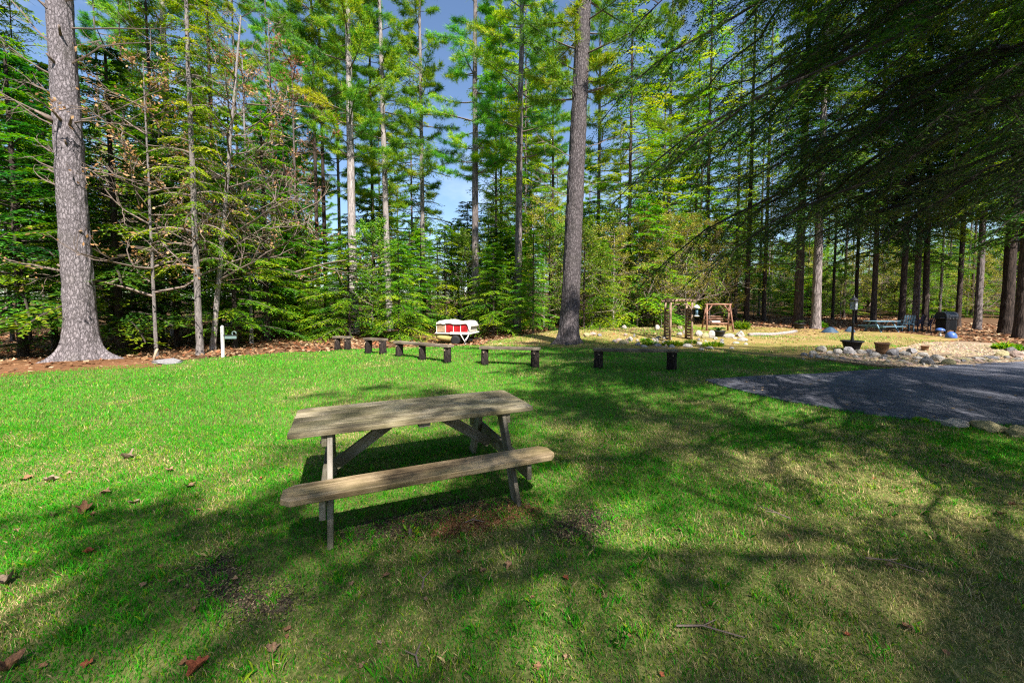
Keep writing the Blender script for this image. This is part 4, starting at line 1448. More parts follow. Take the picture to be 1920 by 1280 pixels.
def picnic_table():
    L, W, Ht, Hs, so, sw, ls, lo = 1.87, .712, .705, .43, .775, .232, .672, .60
    t = empty('picnic_table', (-.811, 3.316, 0), .404, 'weathered wooden picnic table with attached seats in the middle of the lawn', 'picnic table')
    th = .038
    n = 5
    g = .012
    pw = (W - g * (n - 1)) / n
    for i in range(n):
        y = -W / 2 + pw / 2 + i * (pw + g)
        m = MB()
        h = pw / 2
        if i == 0:
            o = [(-L / 2 + .012, -h), (L / 2 - .012, -h), (L / 2, -h + .012), (L / 2, h), (-L / 2, h), (-L / 2, -h + .012)]
        elif i == n - 1:
            o = [(-L / 2, -h), (L / 2, -h), (L / 2, h - .03), (L / 2 - .03, h), (-L / 2 + .05, h), (-L / 2, h - .05)]
        else:
            dl = random.uniform(-.004, .004)
            o = [(-L / 2 + dl, -h), (L / 2 + dl, -h), (L / 2 + dl, h), (-L / 2 + dl, h)]
        bevel_poly(m, o, -th, random.uniform(-.0015, .0015))
        m.build('table_plank', M['table'], t, loc=(0, y, Ht))
    for s in (-1, 1):
        m = MB()
        h = sw / 2
        c = .055
        o = [(-L / 2 + c, -h), (L / 2 - c, -h), (L / 2, -h + c), (L / 2, h - c), (L / 2 - c, h), (-L / 2 + c, h), (-L / 2, h - c), (-L / 2, -h + c)]
        bevel_poly(m, o, -.04, 0, bev=.005)
        sp = m.build('seat_plank', M['seat'], t, loc=(0, s * (so - h), Hs))
    bt = .036
    for e in (-1, 1):
        x = e * ls
        for s in (-1, 1):
            a, b = Vector((0, s * .25, Ht - th - .001)), Vector((0, s * lo, -.02))
            mid = (a + b) / 2
            m = MB()
            d = b - a
            ang = math.atan2(d.z, d.y)
            m.box((0, 0, 0), (d.length, .12, bt), 0, None, .004)
            # local X along the leg, wide face towards the table ends
            o = m.build('leg', M['frame'], t, loc=(x, mid.y, mid.z))
            X = Vector((0, d.y, d.z)).normalized()
            Zv = Vector((1, 0, 0))
            Y = Zv.cross(X)
            o.rotation_euler = Matrix((X, Y, Zv)).transposed().to_euler()
        for nm, z, w2, dx in (('seat_beam', Hs - .04 - .068, 2 * so - .06, e * (bt + .001)), ('top_cleat', Ht - th - .046, W - .06, e * (bt + .001))):
            m = MB()
            m.box((0, 0, 0), (w2, bt, .132 if nm == 'seat_beam' else .088), 0, None, .004)
            m.build(nm, M['frame'], t, loc=(x + dx, 0, z), rot=(0, 0, math.pi / 2))
        a, b = Vector((x - e * .02, 0, Hs - .12)), Vector((e * .17, 0, Ht - th - .03))
        m = MB()
        d = b - a
        m.box((0, 0, 0), (d.length, bt, .088), 0, None, .004)
        m.build('brace', M['frame'], t, loc=tuple((a + b) / 2), rot=(0, -math.atan2(d.z, d.x), 0))
        for s in (-1, 1):
            for y, z in ((s * .30, Ht - .10), (s * .415, Hs - .12)):
                m = MB()
                m.lathe([(.011, 0), (.011, .006), (.006, .009)], 8)
                m.build('bolt', M['black'], t, loc=(x + e * (bt * 1.5 + .0015), y, z), rot=(0, e * math.pi / 2, 0))
    m = MB()
    m.box((0, 0, 0), (W - .06, .088, bt), 0, None, .004)
    m.build('center_cleat', M['frame'], t, loc=(0, 0, Ht - th - .0195), rot=(0, 0, math.pi / 2))
    return t


picnic_table()


# ------------------------------------------------------------------ log benches
def log_bench(pxa, pya, pxb, pyb, legs, label, hgt=.45, over=.12, lr=.105):
    ax, ay = G(pxa, pya)
    bx, by = G(pxb, pyb)
    d = Vector((bx - ax, by - ay, 0))
    L = d.length
    ang = math.atan2(d.y, d.x)
    e = empty('log_bench', ((ax + bx) / 2, (ay + by) / 2, 0), ang, label, 'bench', 'log benches along the back of the lawn')
    zs = []
    for q in legs:
        x = -L / 2 + q * L
        wx, wy = e.location.x + x * math.cos(ang), e.location.y + x * math.sin(ang)
        z0 = tz(wx, wy)
        zs.append(z0)
        m = MB()
        r = lr * random.uniform(.9, 1.1)
        prof = [(r * 1.06, z0 - .06), (r * 1.02, z0 + .08), (r * .97, z0 + .25), (r, hgt - .035), (r * .9, hgt - .025)]
        m.lathe(prof, 14)
        mm = m.mesh('leg', M['benchleg'], True)
        for v in mm.vertices:
            k = 1 + .09 * (NZ(v.co.x * 20 + q * 9, v.co.y * 20, v.co.z * 3) - .5)
            v.co.x *= k
            v.co.y *= k
        o = link('leg', mm, e, (x, 0, 0))
        m = MB()
        m.tube([(0, -r * .97, hgt - .11), (0, -r * 1.25, hgt - .11)], .017, 8)
        m.build('peg', M['cutwood'], o)
    m = MB()
    bevel_poly(m, [(-L / 2 - over, -.12), (L / 2 + over, -.115), (L / 2 + over + .02, .11), (-L / 2 - over - .01, .12)], 0, .065, bev=.008)
    m.build('plank', M['benchtop'], e, loc=(0, 0, hgt - .035))
    return e


log_bench(1122, 690, 1259, 694, (0, 1), 'dark log bench nearest the driveway, left of its tip')
log_bench(909, 684, 1003, 688, (0, 1), 'log bench with a sunlit plank, second from the driveway')
log_bench(749, 668, 839, 680, (0, .5, 1), 'long log bench on three posts, right in front of the red boat')
log_bench(691, 663, 718, 663.5, (0, 1), 'short log bench left of the three posted one', lr=.12, over=.1)
log_bench(633, 655, 652, 655.5, (0, 1), 'farthest log bench, half lost in the green thicket', hgt=.42)


# ------------------------------------------------------------------ white post with its hanging sign
def sign_post():
    x, y = G(418.5, 669)
    e = empty('sign_post', (x, y, tz(x, y)), R(4), 'white wooden post with dark lettering and a small grey green sign on its side', 'sign post')
    s = (y * 1.0) / FPX            # metres per photo pixel here
    H = 57 * s
    wd = 4.3 * s
    m = MB()
    m.box((0, 0, H / 2 - .05), (wd, wd, H + .1), 0, None, .006)
    m.lathe([(wd * .66, H), (wd * .3, H + wd * .45), (.004, H + wd * .5)], 4)
    m.build('post', M['white'], e)
    for i, (zz, hh) in enumerate(((.93, 2.6), (.86, 2.8), (.79, 2.2), (.73, 2.4), (.67, 2.0), (.46, 1.4))):
        m = MB()
        w2, h2 = wd * .46, hh * s
        m.box((0, 0, h2 * .4), (w2, .004, h2 * .25))
        m.box((-w2 * .4, 0, 0), (w2 * .25, .0044, h2))
        if i % 2 == 0:
            m.box((w2 * .4, 0, 0), (w2 * .25, .0048, h2))
        m.build('letter_mark', M['ink'], e, loc=(0, -wd / 2 - .0025, zz * H))
    m = MB()
    m.box((wd / 2 + 12 * s, 0, 0), (24 * s, .03, 1.6 * s), 0, None, .003)
    m.build('arm', M['black'], e, loc=(0, 0, 40.5 * s))
    m = MB()
    m.box((0, 0, 0), (21 * s, .022, 5.2 * s), 0, None, .004)
    m.build('sign_board', M['signgreen'], e, loc=(wd / 2 + 12.5 * s, 0, 36.3 * s))
    m = MB()
    a = np.linspace(-.2, 1.25 * math.pi, 14)
    m.tube(np.stack([np.cos(a) * 3.6 * s, a * 0, np.sin(a) * 3.6 * s], 1), .9 * s, 6)
    m.build('scroll', M['signgreen'], e, loc=(wd / 2 + 19 * s, 0, 44 * s))
    for k in (4, 20):
        m = MB()
        m.tube([(0, 0, 39.8 * s), (0, 0, 38.6 * s)], .006, 6)
        m.build('hook', M['black'], e, loc=(wd / 2 + k * s, 0, 0))


sign_post()

# ------------------------------------------------------------------ stones
def stone_mesh(seed, mat, sub=2):
    import bmesh
    bm = bmesh.new()
    bmesh.ops.create_icosphere(bm, subdivisions=sub, radius=1)
    r = np.random.default_rng(seed)
    o = r.uniform(0, 50, 3)
    co = np.array([v.co for v in bm.verts])
    k = .72 + .6 * NZ(co[:, 0] * 1.1 + o[0], co[:, 1] * 1.1 + o[1], co[:, 2] * 1.1 + o[2]) + .5 * (NZ(co[:, 0] * 3 + o[0], co[:, 1] * 3, co[:, 2] * 3) - .5)
    for v, kk in zip(bm.verts, k):
        v.co *= kk
        v.co.z = max(v.co.z, -.45)
    me = bpy.data.meshes.new('stone')
    bm.to_mesh(me)
    bm.free()
    fin(me, mat, smooth=False)
    return me


ST = [stone_mesh(i, M[('stone', 'stone', 'stone_grey', 'stone', 'stone_pink', 'stone_moss')[i % 6]]) for i in range(12)]


def stone(x, y, w, h, label, group=None, v=None, name='stone', flat=.8):
    o = link(name, ST[random.randrange(12) if v is None else v])
    o.location = (x, y, tz(x, y) + h * .30)
    o.rotation_euler = (random.uniform(-.15, .15), random.uniform(-.15, .15), random.uniform(0, 6.28))
    o.scale = (w / 2, w / 2 * random.uniform(flat - .2, flat), h / 1.5)
    return tag(o, label, 'stone', group)


def stone_px(px, py, wpx, hpx, label, group=None, v=None):
    x, y = G(px, py)
    s = y / FPX
    return stone(x, y, wpx * s * (.68 if group else .8), hpx * s * (.8 if group else .85), label, group, v)


stone_px(1790, 799, 56, 18, 'long pale stone at the driveway edge, leftmost of three', None, 0)
stone_px(1852, 808, 58, 24, 'rounded mossy tan stone at the driveway edge, middle of three', None, 5)
stone_px(1912, 818, 64, 24, 'mossy stone at the driveway edge cut off by the right frame edge', None, 11)
x, y = G(313, 681)
o = stone(x, y, .7, .12, 'flat pale slab lying at the lawn edge right of the huge pine', None, 2)
o.rotation_euler = (0, 0, .1)
# leaning stub of a branch by the slab
x, y = G(287, 678)
m = MB()
m.tube([(0, 0, -.05), (.05, 0, .15), (.12, .01, .34)], [.035, .03, .026], 8)
tag(m.build('branch_stub', M['cutwood'], None, True, loc=(x, y, tz(x, y))), 'pale broken branch stub leaning up beside the flat slab', 'branch')

rs = np.random.default_rng(77)
# front rim and scatter of the gravel bed (right)
bed = [(1507, 667, 18, 8), (1524, 666, 22, 12), (1540, 660, 24, 16), (1556, 664, 18, 8), (1570, 664, 26, 14), (1592, 664, 30, 18), (1612, 664, 24, 12), (1630, 662, 22, 10), (1640, 669, 24, 12),
       (1672, 667, 30, 16), (1694, 667, 26, 12), (1708, 663, 26, 14), (1730, 668, 28, 10), (1738, 683, 32, 18), (1758, 678, 34, 16), (1778, 684, 34, 16), (1792, 680, 24, 10), (1806, 676, 34, 8),
       (1835, 675, 30, 8), (1862, 674, 30, 8), (1880, 668, 34, 14), (1905, 670, 36, 16), (1720, 676, 22, 10), (1655, 674, 18, 8), (1605, 672, 16, 7), (1580, 674, 14, 6), (1548, 672, 14, 6),
       (1690, 679, 16, 7), (1704, 685, 18, 8), (1752, 690, 18, 8), (1895, 660, 24, 12), (1740, 656, 14, 7), (1684, 658, 14, 7)]
for px, py, w_, h_ in bed:
    stone_px(px, py, w_, h_, 'pale field stone among those rimming the gravel bed beyond the driveway', 'stones rimming the gravel bed')
# stones of the rockery round the arbor
rock = [(1168, 646, 26, 12), (1182, 640, 22, 10), (1196, 648, 16, 8), (1160, 640, 16, 8), (1232, 650, 26, 9), (1260, 653, 26, 9), (1290, 652, 30, 10), (1312, 648, 22, 10), (1330, 655, 24, 8), (1274, 630, 16, 10),
        (1310, 630, 20, 14), (1322, 634, 22, 14), (1334, 634, 18, 20), (1366, 634, 26, 12), (1388, 632, 30, 16), (1392, 640, 24, 10), (1352, 646, 18, 8), (1246, 637, 14, 8), (1232, 618, 16, 12),
        (1275, 618, 18, 10), (1100, 630, 22, 8), (1112, 628, 20, 7), (1150, 613, 24, 12), (1170, 616, 16, 9), (1124, 630, 14, 6), (1208, 652, 18, 7), (1372, 655, 16, 6)]
for i, (px, py, w_, h_) in enumerate(rock):
    stone_px(px, py, w_, h_, 'pale stone among those of the rockery around the log arbor', 'stones of the rockery round the arbor', 4 if i in (3, 22) else None)

for i in range(46):
    px = rs.uniform(1505, 1915)
    py = np.interp(px, [1505, 1600, 1740, 1915], [668, 669, 681, 671]) + rs.normal(0, 4.5)
    stone_px(px, py, rs.uniform(7, 18), rs.uniform(4, 8), 'pale field stone among those rimming the gravel bed beyond the driveway', 'stones rimming the gravel bed')
for i in range(44):
    px = rs.uniform(1150, 1400)
    py = np.interp(px, [1150, 1250, 1400], [640, 644, 640]) + rs.normal(0, 8)
    stone_px(px, min(py, 657), rs.uniform(7, 17), rs.uniform(4, 9), 'pale stone among those of the rockery around the log arbor', 'stones of the rockery round the arbor')

# ------------------------------------------------------------------ arbor
def arbor():
    x0, y0 = G(1250, 637)
    x1, y1 = G(1292, 637)
    d = math.hypot(x1 - x0, y1 - y0)
    s = y0 / FPX
    e = empty('log_arbor', ((x0 + x1) / 2, (y0 + y1) / 2, tz((x0 + x1) / 2, y0)), math.atan2(y1 - y0, x1 - x0) + R(6), 'rustic log arbor with laddered sides standing in the rockery', 'arbor')
    H = 70 * s
    dep = .42
    for sx in (-1, 1):
        for sy in (-1, 1):
            m = MB()
            m.tube([(0, 0, -.15), (.006, 0, H * .5), (0, 0, H)], [.052, .048, .045], 9)
            m.build('post', M['arborwood'], e, True, loc=(sx * d / 2, sy * dep / 2, 0))
        for k in range(11):
            m = MB()
            m.tube([(0, -dep / 2, 0), (0, dep / 2, random.uniform(-.02, .02))], .045, 7)
            m.build('rung', M['arborwood'], e, True, loc=(sx * d / 2 + sx * .01, 0, .06 + k * (H - .2) / 11))
        m = MB()
        a = np.linspace(0, math.pi / 2, 6)
        m.tube(np.stack([-sx * (.34 * (1 - np.cos(a))), a * 0, .34 * np.sin(a)], 1), .022, 6)
        m.build('brace', M['arborwood'], e, True, loc=(sx * (d / 2 - .03), -dep / 2 - .02, H - .40))
    for sy in (-1, 1):
        m = MB()
        m.tube([(-d / 2 - .16, 0, 0), (0, 0, .05), (d / 2 + .12, 0, .03)], [.05, .055, .045], 9)
        m.build('beam', M['arborwood'], e, True, loc=(0, sy * dep / 2, H + .03))
    for k in range(7):
        m = MB()
        m.tube([(0, -dep / 2 - .1, 0), (0, dep / 2 + .1, .02)], .026, 6)
        m.build('roof_pole', M['arborwood'], e, True, loc=(-d / 2 + k * d / 6, 0, H + .10))
    # bird feeder hung on the right post
    f = empty('bird_feeder', (e.location.x + d / 2 + .14, e.location.y - dep / 2 - .08, e.location.z + H * .62), 0, 'white bird feeder hanging on the right side of the log arbor', 'bird feeder')
    m = MB()
    m.lathe([(.03, 0), (.10, .02), (.10, .05), (.06, .06)], 12)
    m.build('tray', M['white'], f, True)
    m = MB()
    m.lathe([(.055, .06), (.055, .34)], 12)
    m.build('seed_tube', M['slatepaint'], f, True)
    m = MB()
    m.lathe([(.13, .34), (.11, .40), (.05, .46), (.01, .48)], 12)
    m.build('cap', M['white'], f, True)
    m = MB()
    m.tube([(0, 0, .48), (0, 0, .62), (-.1, .02, .66)], .007, 5)
    m.build('hanger', M['black'], f, True)


arbor()


def log_swing():
    x, y = G(1345, 621)
    s = y / FPX
    e = empty('log_swing', (x, y, tz(x, y)), R(-8), 'red brown log swing on two A shaped frames right of the arbor', 'swing')
    H, Wd, sp = 50 * s, 40 * s, .42
    for sx in (-1, 1):
        for sy in (-1, 1):
            m = MB()
            m.tube([(sx * .10, sy * sp, -.1), (0, sy * .03, H + .05)], [.05, .042], 8)
            m.build('leg', M['redlog'], e, True, loc=(sx * Wd / 2, 0, 0))
        m = MB()
        m.tube([(sx * .05, -sp * .6, 0), (sx * .05, sp * .6, 0)], .035, 7)
        m.build('cross_log', M['redlog'], e, True, loc=(sx * Wd / 2, 0, H * .42))
        m = MB()
        m.tube([(sx * Wd / 2, -.06, H * .70), (sx * (Wd / 2 - .26), -.03, H * .97)], .032, 7)
        m.build('brace', M['redlog'], e, True)
    m = MB()
    m.tube([(-Wd / 2 - .1, 0, 0), (0, 0, .015), (Wd / 2 + .1, 0, 0)], .052, 9)
    m.build('top_beam', M['redlog'], e, True, loc=(0, 0, H))
    sw = Wd * .74
    zs = H * .30
    for k in range(4):
        m = MB()
        m.tube([(-sw / 2, 0, 0), (sw / 2, 0, 0)], .035, 7)
        m.build('seat_log', M['redlog'], e, True, loc=(0, -.20 + k * .10, zs))
    for k in range(3):
        m = MB()
        m.tube([(-sw / 2, 0, 0), (sw / 2, 0, 0)], .03, 7)
        m.build('back_log', M['redlog'], e, True, loc=(0, .20 + k * .03, zs + .12 + k * .12))
    for sx in (-1, 1):
        m = MB()
        m.tube([(0, -.22, 0), (0, .22, 0)], .03, 7)
        m.build('armrest', M['redlog'], e, True, loc=(sx * sw / 2, 0, zs + .2))
        for sy in (-1, 1):
            m = MB()
            m.tube([(0, sy * .2, zs + .03), (0, 0, H - .03)], .008, 5)
            m.build('chain', M['black'], e, loc=(sx * sw / 2, 0, 0))
    m = MB()
    m.box((0, 0, 0), (sw * .5, .32, .09), 0, None, .03)
    tag(m.build('seat_cushion', M['cushion'], None, loc=(e.location.x - sw * .18, e.location.y - .04, e.location.z + zs + .085), rot=(0, 0, R(-8))), 'pale pink cushion lying on the log swing seat', 'cushion')


log_swing()


# ------------------------------------------------------------------ boat on its trailer
def boat():
    x, y = G(858, 645)
    y += 1.0
    x = P(858, y)
    z = tz(x, y)
    s = y / FPX
    e = empty('pontoon_boat', (x, y, z), R(-14), 'small pontoon boat with red panels under a rumpled white cover, parked on its trailer', 'boat')
    L, Wd = 66 * s, 1.2
    x0, x1 = -L / 2, L / 2
    zd = .50
    for sy in (-1, 1):
        m = MB()
        q = np.linspace(0, 1, 10)
        m.tube(np.stack([x0 - .06 + q * L * .62, q * 0 + sy * (Wd / 2 - .18), zd - .17 - q * .10], 1), .15 * np.minimum(1, .35 + 4 * q) * np.minimum(1, .5 + 6 * (1 - q)), 14)
        m.build('pontoon', M['pontoon'], e, True)
    m = MB()
    m.box((0, 0, zd), (L + .06, Wd, .06), 0, None, .01)
    m.build('deck', M['white'], e)
    ph = .37
    for sy in (-1, 1):
        for a, b, mt in ((.03, .27, 'dirtytarp'), (.30, .50, 'red'), (.53, .71, 'red'), (.74, .93, 'red')):
            m = MB()
            m.box(((a + b) / 2 * L + x0, sy * (Wd / 2 - .04), zd + .05 + ph / 2), ((b - a) * L, .03, ph), 0, None, .006)
            m.build('side_panel', M[mt], e)
        for q in (.015, .285, .515, .725, .945):
            m = MB()
            m.tube([(q * L + x0, sy * (Wd / 2 - .04), zd), (q * L + x0, sy * (Wd / 2 - .04), zd + ph + .1)], .017, 6)
            m.build('rail_post', M['white'], e)
        m = MB()
        m.tube([(x0 + .02, sy * (Wd / 2 - .04), zd + ph + .09), (x1 - .06, sy * (Wd / 2 - .04), zd + ph + .09)], .018, 6)
        m.build('rail', M['white'], e)
    for sx, q in ((-1, .02), (1, .955)):
        m = MB()
        m.box((q * L + x0, 0, zd + .05 + ph / 2), (.03, Wd - .16, ph), 0, None, .006)
        m.build('end_panel', M['dirtytarp' if sx < 0 else 'tarp'], e)
    # rumpled cover
    nx, ny = 30, 16
    u, v = np.meshgrid(np.linspace(0, 1, nx), np.linspace(-1, 1, ny))
    X = x0 - .03 + u * (L + .06)
    Y = v * (Wd / 2 + .03)
    edge = np.minimum(1, np.minimum(u, 1 - u) / .06)
    hump = .03 + .10 * np.exp(-((u - .36) / .16) ** 2) + .06 * np.exp(-((u - .82) / .12) ** 2) + .06 * np.exp(-((u - .1) / .08) ** 2)
    Zc = zd + ph + .09 + hump * (1 - np.abs(v) ** 3) * edge + .07 * (NZ.fbm(u * 9, v * 5 + 5, oct=3) - .5)
    drop = (np.abs(v) > .9) * (.01 + .06 * NZ(u * 12 + 3, v * 0 + 2) + .22 * np.exp(-((u - .98) / .05) ** 2) * 1.0)
    Zc = Zc - drop - (1 - edge) * .16
    V = np.stack([X, Y, Zc], -1).reshape(-1, 3)
    i, j = np.meshgrid(np.arange(nx - 1), np.arange(ny - 1))
    a = (j * nx + i).ravel()
    link('cover', fast_mesh('cover', V, np.stack([a, a + 1, a + 1 + nx, a + nx], 1).ravel(), np.full(len(a), 4), M['tarp'], smooth=True), e)
    m = MB()
    m.box((L * .22, -Wd / 2 - .005, zd + .01), (L * .58, .02, .10), 0, None, .004)
    m.build('deck_trim', M['white'], e)
    # trailer
    t = empty('boat_trailer', (x, y, z), R(-14), 'low dark boat trailer with pale struts under the pontoon boat', 'trailer')
    for sy in (-.35, .35):
        m = MB()
        m.bar((x0 + .3, sy, .22), (x1 + .05, sy, .22), .06, .08)
        m.build('rail', M['black'], t)
    for sx in (-.35, .35):
        m = MB()
        m.bar((sx * L, -.5, .29), (sx * L, .5, .29), .06, .06)
        m.build('cross_member', M['black'], t)
    for sy in (-1, 1):
        m = MB()
        m.lathe([(.12, -.07), (.20, -.075), (.215, -.03), (.215, .03), (.20, .075), (.12, .07)], 20)
        wl = m.build('wheel', M['rubber'], t, True, loc=(.12, sy * .56, .205), rot=(math.pi / 2, 0, 0))
        m = MB()
        m.lathe([(.02, -.055), (.11, -.055), (.115, .055), (.02, .055)], 14)
        m.build('rim', M['alu'], wl, True)
    for a, b in (((.24 * L, -.62, .47), (.37 * L, -.62, .12)), ((.47 * L, -.62, .44), (.37 * L, -.62, .12)), ((.44 * L, -.5, .40), (.36 * L, -.62, .2))):
        m = MB()
        m.tube([a, b], .022, 6)
        m.build('strut', M['white'], t, True)
    m = MB()
    m.lathe([(.02, 0), (.10, .01), (.10, .05), (.03, .07)], 10)
    m.build('jack_foot', M['alu'], t, True, loc=(.38 * L, -.62, .02))


boat()


# ------------------------------------------------------------------ lamp post in a planter
def lamp_post():
    x, y = G(1597, 657)
    s = y / FPX
    z = tz(x, y)
    pl = empty('planter', (x, y, z), 0, 'black flared planter tub at the foot of the lamp post', 'planter')
    m = MB()
    m.lathe([(.17, -.03), (.20, .10), (.25, .26), (.29, .27), (.29, .31), (.25, .31), (.23, .26), (.02, .25)], 20)
    m.build('tub', M['black'], pl, True)
    e = empty('lamp_post', (x, y, z), 0, 'black lamp post with a glass lantern rising from the planter tub', 'lamp')
    H = 92 * s
    m = MB()
    m.lathe([(.06, .25), (.05, .32), (.034, .40), (.030, H * .55), (.040, H * .56), (.030, H * .58), (.028, H * .80), (.05, H * .815), (.06, H * .83)], 12)
    m.build('pole', M['black'], e, True)
    for k in range(4):
        a = k * math.pi / 2 + .4
        m = MB()
        m.box((0, 0, 0), (.12, .006, .26))
        m.build('glass_pane', M['glass'], e, loc=(.068 * math.cos(a), .068 * math.sin(a), H * .83 + .14), rot=(0, 0, a + math.pi / 2))
        m = MB()
        m.tube([(.062 * math.cos(a + .785) * 1.5, .062 * math.sin(a + .785) * 1.5, H * .83), (.068 * math.cos(a + .785) * 1.55, .068 * math.sin(a + .785) * 1.55, H * .83 + .28)], .009, 5)
        m.build('corner_bar', M['black'], e)
    m = MB()
    m.lathe([(.14, 0), (.12, .03), (.05, .10), (.02, .12), (.025, .15), (.004, .19)], 12)
    m.build('cap', M['black'], e, True, loc=(0, 0, H * .83 + .28))


lamp_post()


# ------------------------------------------------------------------ pots
def pot(px, py, wpx, hpx, mat, label, name='flower_pot', plant=False):
    x, y = G(px, py)
    s = y / FPX
    r, h = wpx * s / 2, hpx * s
    e = empty(name, (x, y, tz(x, y)), 0, label, 'pot')
    m = MB()
    m.lathe([(r * .72, -.03), (r * .8, h * .3), (r * .95, h * .85), (r * 1.04, h * .86), (r * 1.04, h), (r * .9, h), (r * .86, h * .85), (.01, h * .82)], 18)
    m.build('pot', M[mat], e, True)
    if plant:
        m = MB()
        rs_ = np.random.default_rng(px)
        for k in range(26):
            a = rs_.uniform(0, 6.28)
            l = h * rs_.uniform(.5, 1.1)
            m.tube([(0, 0, h * .8), (math.cos(a) * l * .4, math.sin(a) * l * .4, h * .8 + l * .7), (math.cos(a) * l, math.sin(a) * l, h * .8 + l * .6)], [.012, .02, .003], 4)
        m.build('plant', M['spring'], e)


pot(1347, 632, 24, 12, 'black', 'black pot with a green plant below the log swing', plant=True)
pot(1653, 664, 22, 22, 'terracotta', 'brown round pot standing on the stones right of the lamp post')
pot(1734, 658, 12, 10, 'terracotta', 'small brown pot tipped on the gravel bed')
pot(1498, 616, 18, 10, 'black', 'small black pot at the foot of the stout dark trunk', plant=True)


# ------------------------------------------------------------------ green clumps
def clump(px, py, wpx, hpx, mat, label, name='leafy_plant', n=220, blade=True):
    x, y = G(px, py)
    s = y / FPX
    Rr, H = wpx * s / 2, hpx * s
    r = np.random.default_rng(int(px * 7 + py))
    cr = Crown()
    a = r.uniform(0, 6.28, n)
    q = np.sqrt(r.random(n)) * .75
    O = np.stack([np.cos(a) * q * Rr, np.sin(a) * q * Rr * .8, r.random(n) * H * .55 * (1 - q * .6)], 1)
    D = np.stack([np.cos(a) * (.4 + q), np.sin(a) * (.4 + q), r.uniform(.3, 1.3, n)], 1) + r.normal(0, .25, (n, 3))
    cr.quads(O, D, r.normal(0, 1, (n, 3)) + np.array([0, 0, .6]), H * r.uniform(.35, .65, n), H * .12 * r.uniform(.6, 1.5, n), r.random(n))
    cr.mb.tube([(0, 0, -.05), (0, 0, H * .5)], [.02, .008], 5)
    e = empty(name, (x, y, tz(x, y)), 0, label, 'plant')
    link('foliage', cr.mesh('foliage', M[mat], M['twig']), e)


clump(1262, 650, 46, 15, 'hemlock_lit', 'low green plant in front of the left arbor posts', n=420)
clump(1220, 648, 34, 12, 'hemlock_lit', 'small low green plant left of the arbor', n=300)
clump(1337, 651, 44, 14, 'hemlock_lit', 'dark green cushion plant in front of the swing', n=420)
clump(1297, 645, 30, 12, 'spring', 'bright low plant between the arbor posts and the swing', n=260)
clump(1390, 618, 26, 20, 'spring', 'bright leafy clump just right of the log swing', n=320)
clump(1536, 614, 22, 16, 'hemlock_lit', 'leafy clump at the foot of the stout grey trunk', n=260)
clump(1886, 656, 40, 18, 'hemlock_lit', 'bright green mounded shrub at the right end of the gravel bed', n=520)
clump(1914, 658, 26, 14, 'spring', 'small bright plant at the far right end of the gravel bed', n=240)
clump(1726, 790, 26, 12, 'hemlock_lit', 'tuft of weeds growing at the driveway edge', n=120)
clump(769, 1003, 34, 26, 'hemlock_lit', 'small weed growing at the shaded edge in front of the picnic table', n=40)
clump(1212, 642, 22, 12, 'spring', 'pale tuft at the left end of the rockery', n=200)


# ------------------------------------------------------------------ things in the shade on the right
def path_log(pxa, pya, pxb, pyb, r, label):
    ax, ay = G(pxa, pya)
    bx, by = G(pxb, pyb)
    m = MB()
    q = np.linspace(0, 1, 9)
    xs, ys = ax + (bx - ax) * q, ay + (by - ay) * q
    m.tube(np.stack([xs, ys, terrain(xs, ys) + r * .6], 1), r * (1 + .12 * (NZ(q * 9, q * 0) - .5)), 9)
    tag(m.build('edging_log', M['bark_pale'], None, True), label, 'log')


path_log(1405, 630, 1492, 623, .09, 'grey log edging the turf right of the log swing')


def mound(px, py, wpx, hpx, label):
    x, y = G(px, py)
    s = y / FPX
    r, h = wpx * s / 2, hpx * s
    m = MB()
    n = 18
    rows = [(1.0, -.03), (.98, .08), (.72, .42), (.42, .78), (.16, .97), (.03, 1.0)]
    V = []
    for rr_, zz in rows:
        for k in range(n):
            a = 2 * math.pi * k / n
            q = 1 + .12 * math.cos(3 * a + px) + .10 * math.cos(7 * a + zz * 3)
            V.append((rr_ * r * q * math.cos(a), rr_ * r * .7 * q * math.sin(a), zz * h))
    F = [(i * n + k, i * n + (k + 1) % n, (i + 1) * n + (k + 1) % n, (i + 1) * n + k) for i in range(len(rows) - 1) for k in range(n)]
    F.append(tuple(range((len(rows) - 1) * n, len(rows) * n)))
    m.add(V, F)
    tag(m.build('tarp_mound', M['bluetarp'], None, True, loc=(x, y, tz(x, y))), label, 'tarp')


mound(1557, 624, 30, 11, 'slate blue tarp heaped in a low peak left of the lamp post')
mound(1594, 622, 18, 10, 'slate blue tarp heap directly behind the lamp post')


def patio_table(px, py, wpx, hpx, mat, label):
    x, y = G(px, py)
    s = y / FPX
    W_, H_ = wpx * s, hpx * s
    e = empty('patio_table', (x, y, tz(x, y)), R(8), label, 'table')
    for k in range(4):
        m = MB()
        m.box((0, 0, 0), (W_, .17, .035), 0, None, .004)
        m.build('plank', M[mat], e, loc=(0, -.27 + k * .18, H_))
    for sx in (-1, 1):
        for sy in (-1, 1):
            m = MB()
            m.bar((sx * W_ * .36, sy * .12, H_ - .02), (sx * W_ * .36, sy * .45, -.03), .07, .05)
            m.build('leg', M[mat], e)
        m = MB()
        m.box((0, 0, 0), (W_ * .95, .22, .035), 0, None, .004)
        m.build('seat', M[mat], e, loc=(0, sx * .55, H_ * .55))
        m = MB()
        m.box((0, 0, 0), (.05, 1.2, .08), 0, None, .004)
        m.build('beam', M[mat], e, loc=(sx * W_ * .36 + .055, 0, H_ * .48))


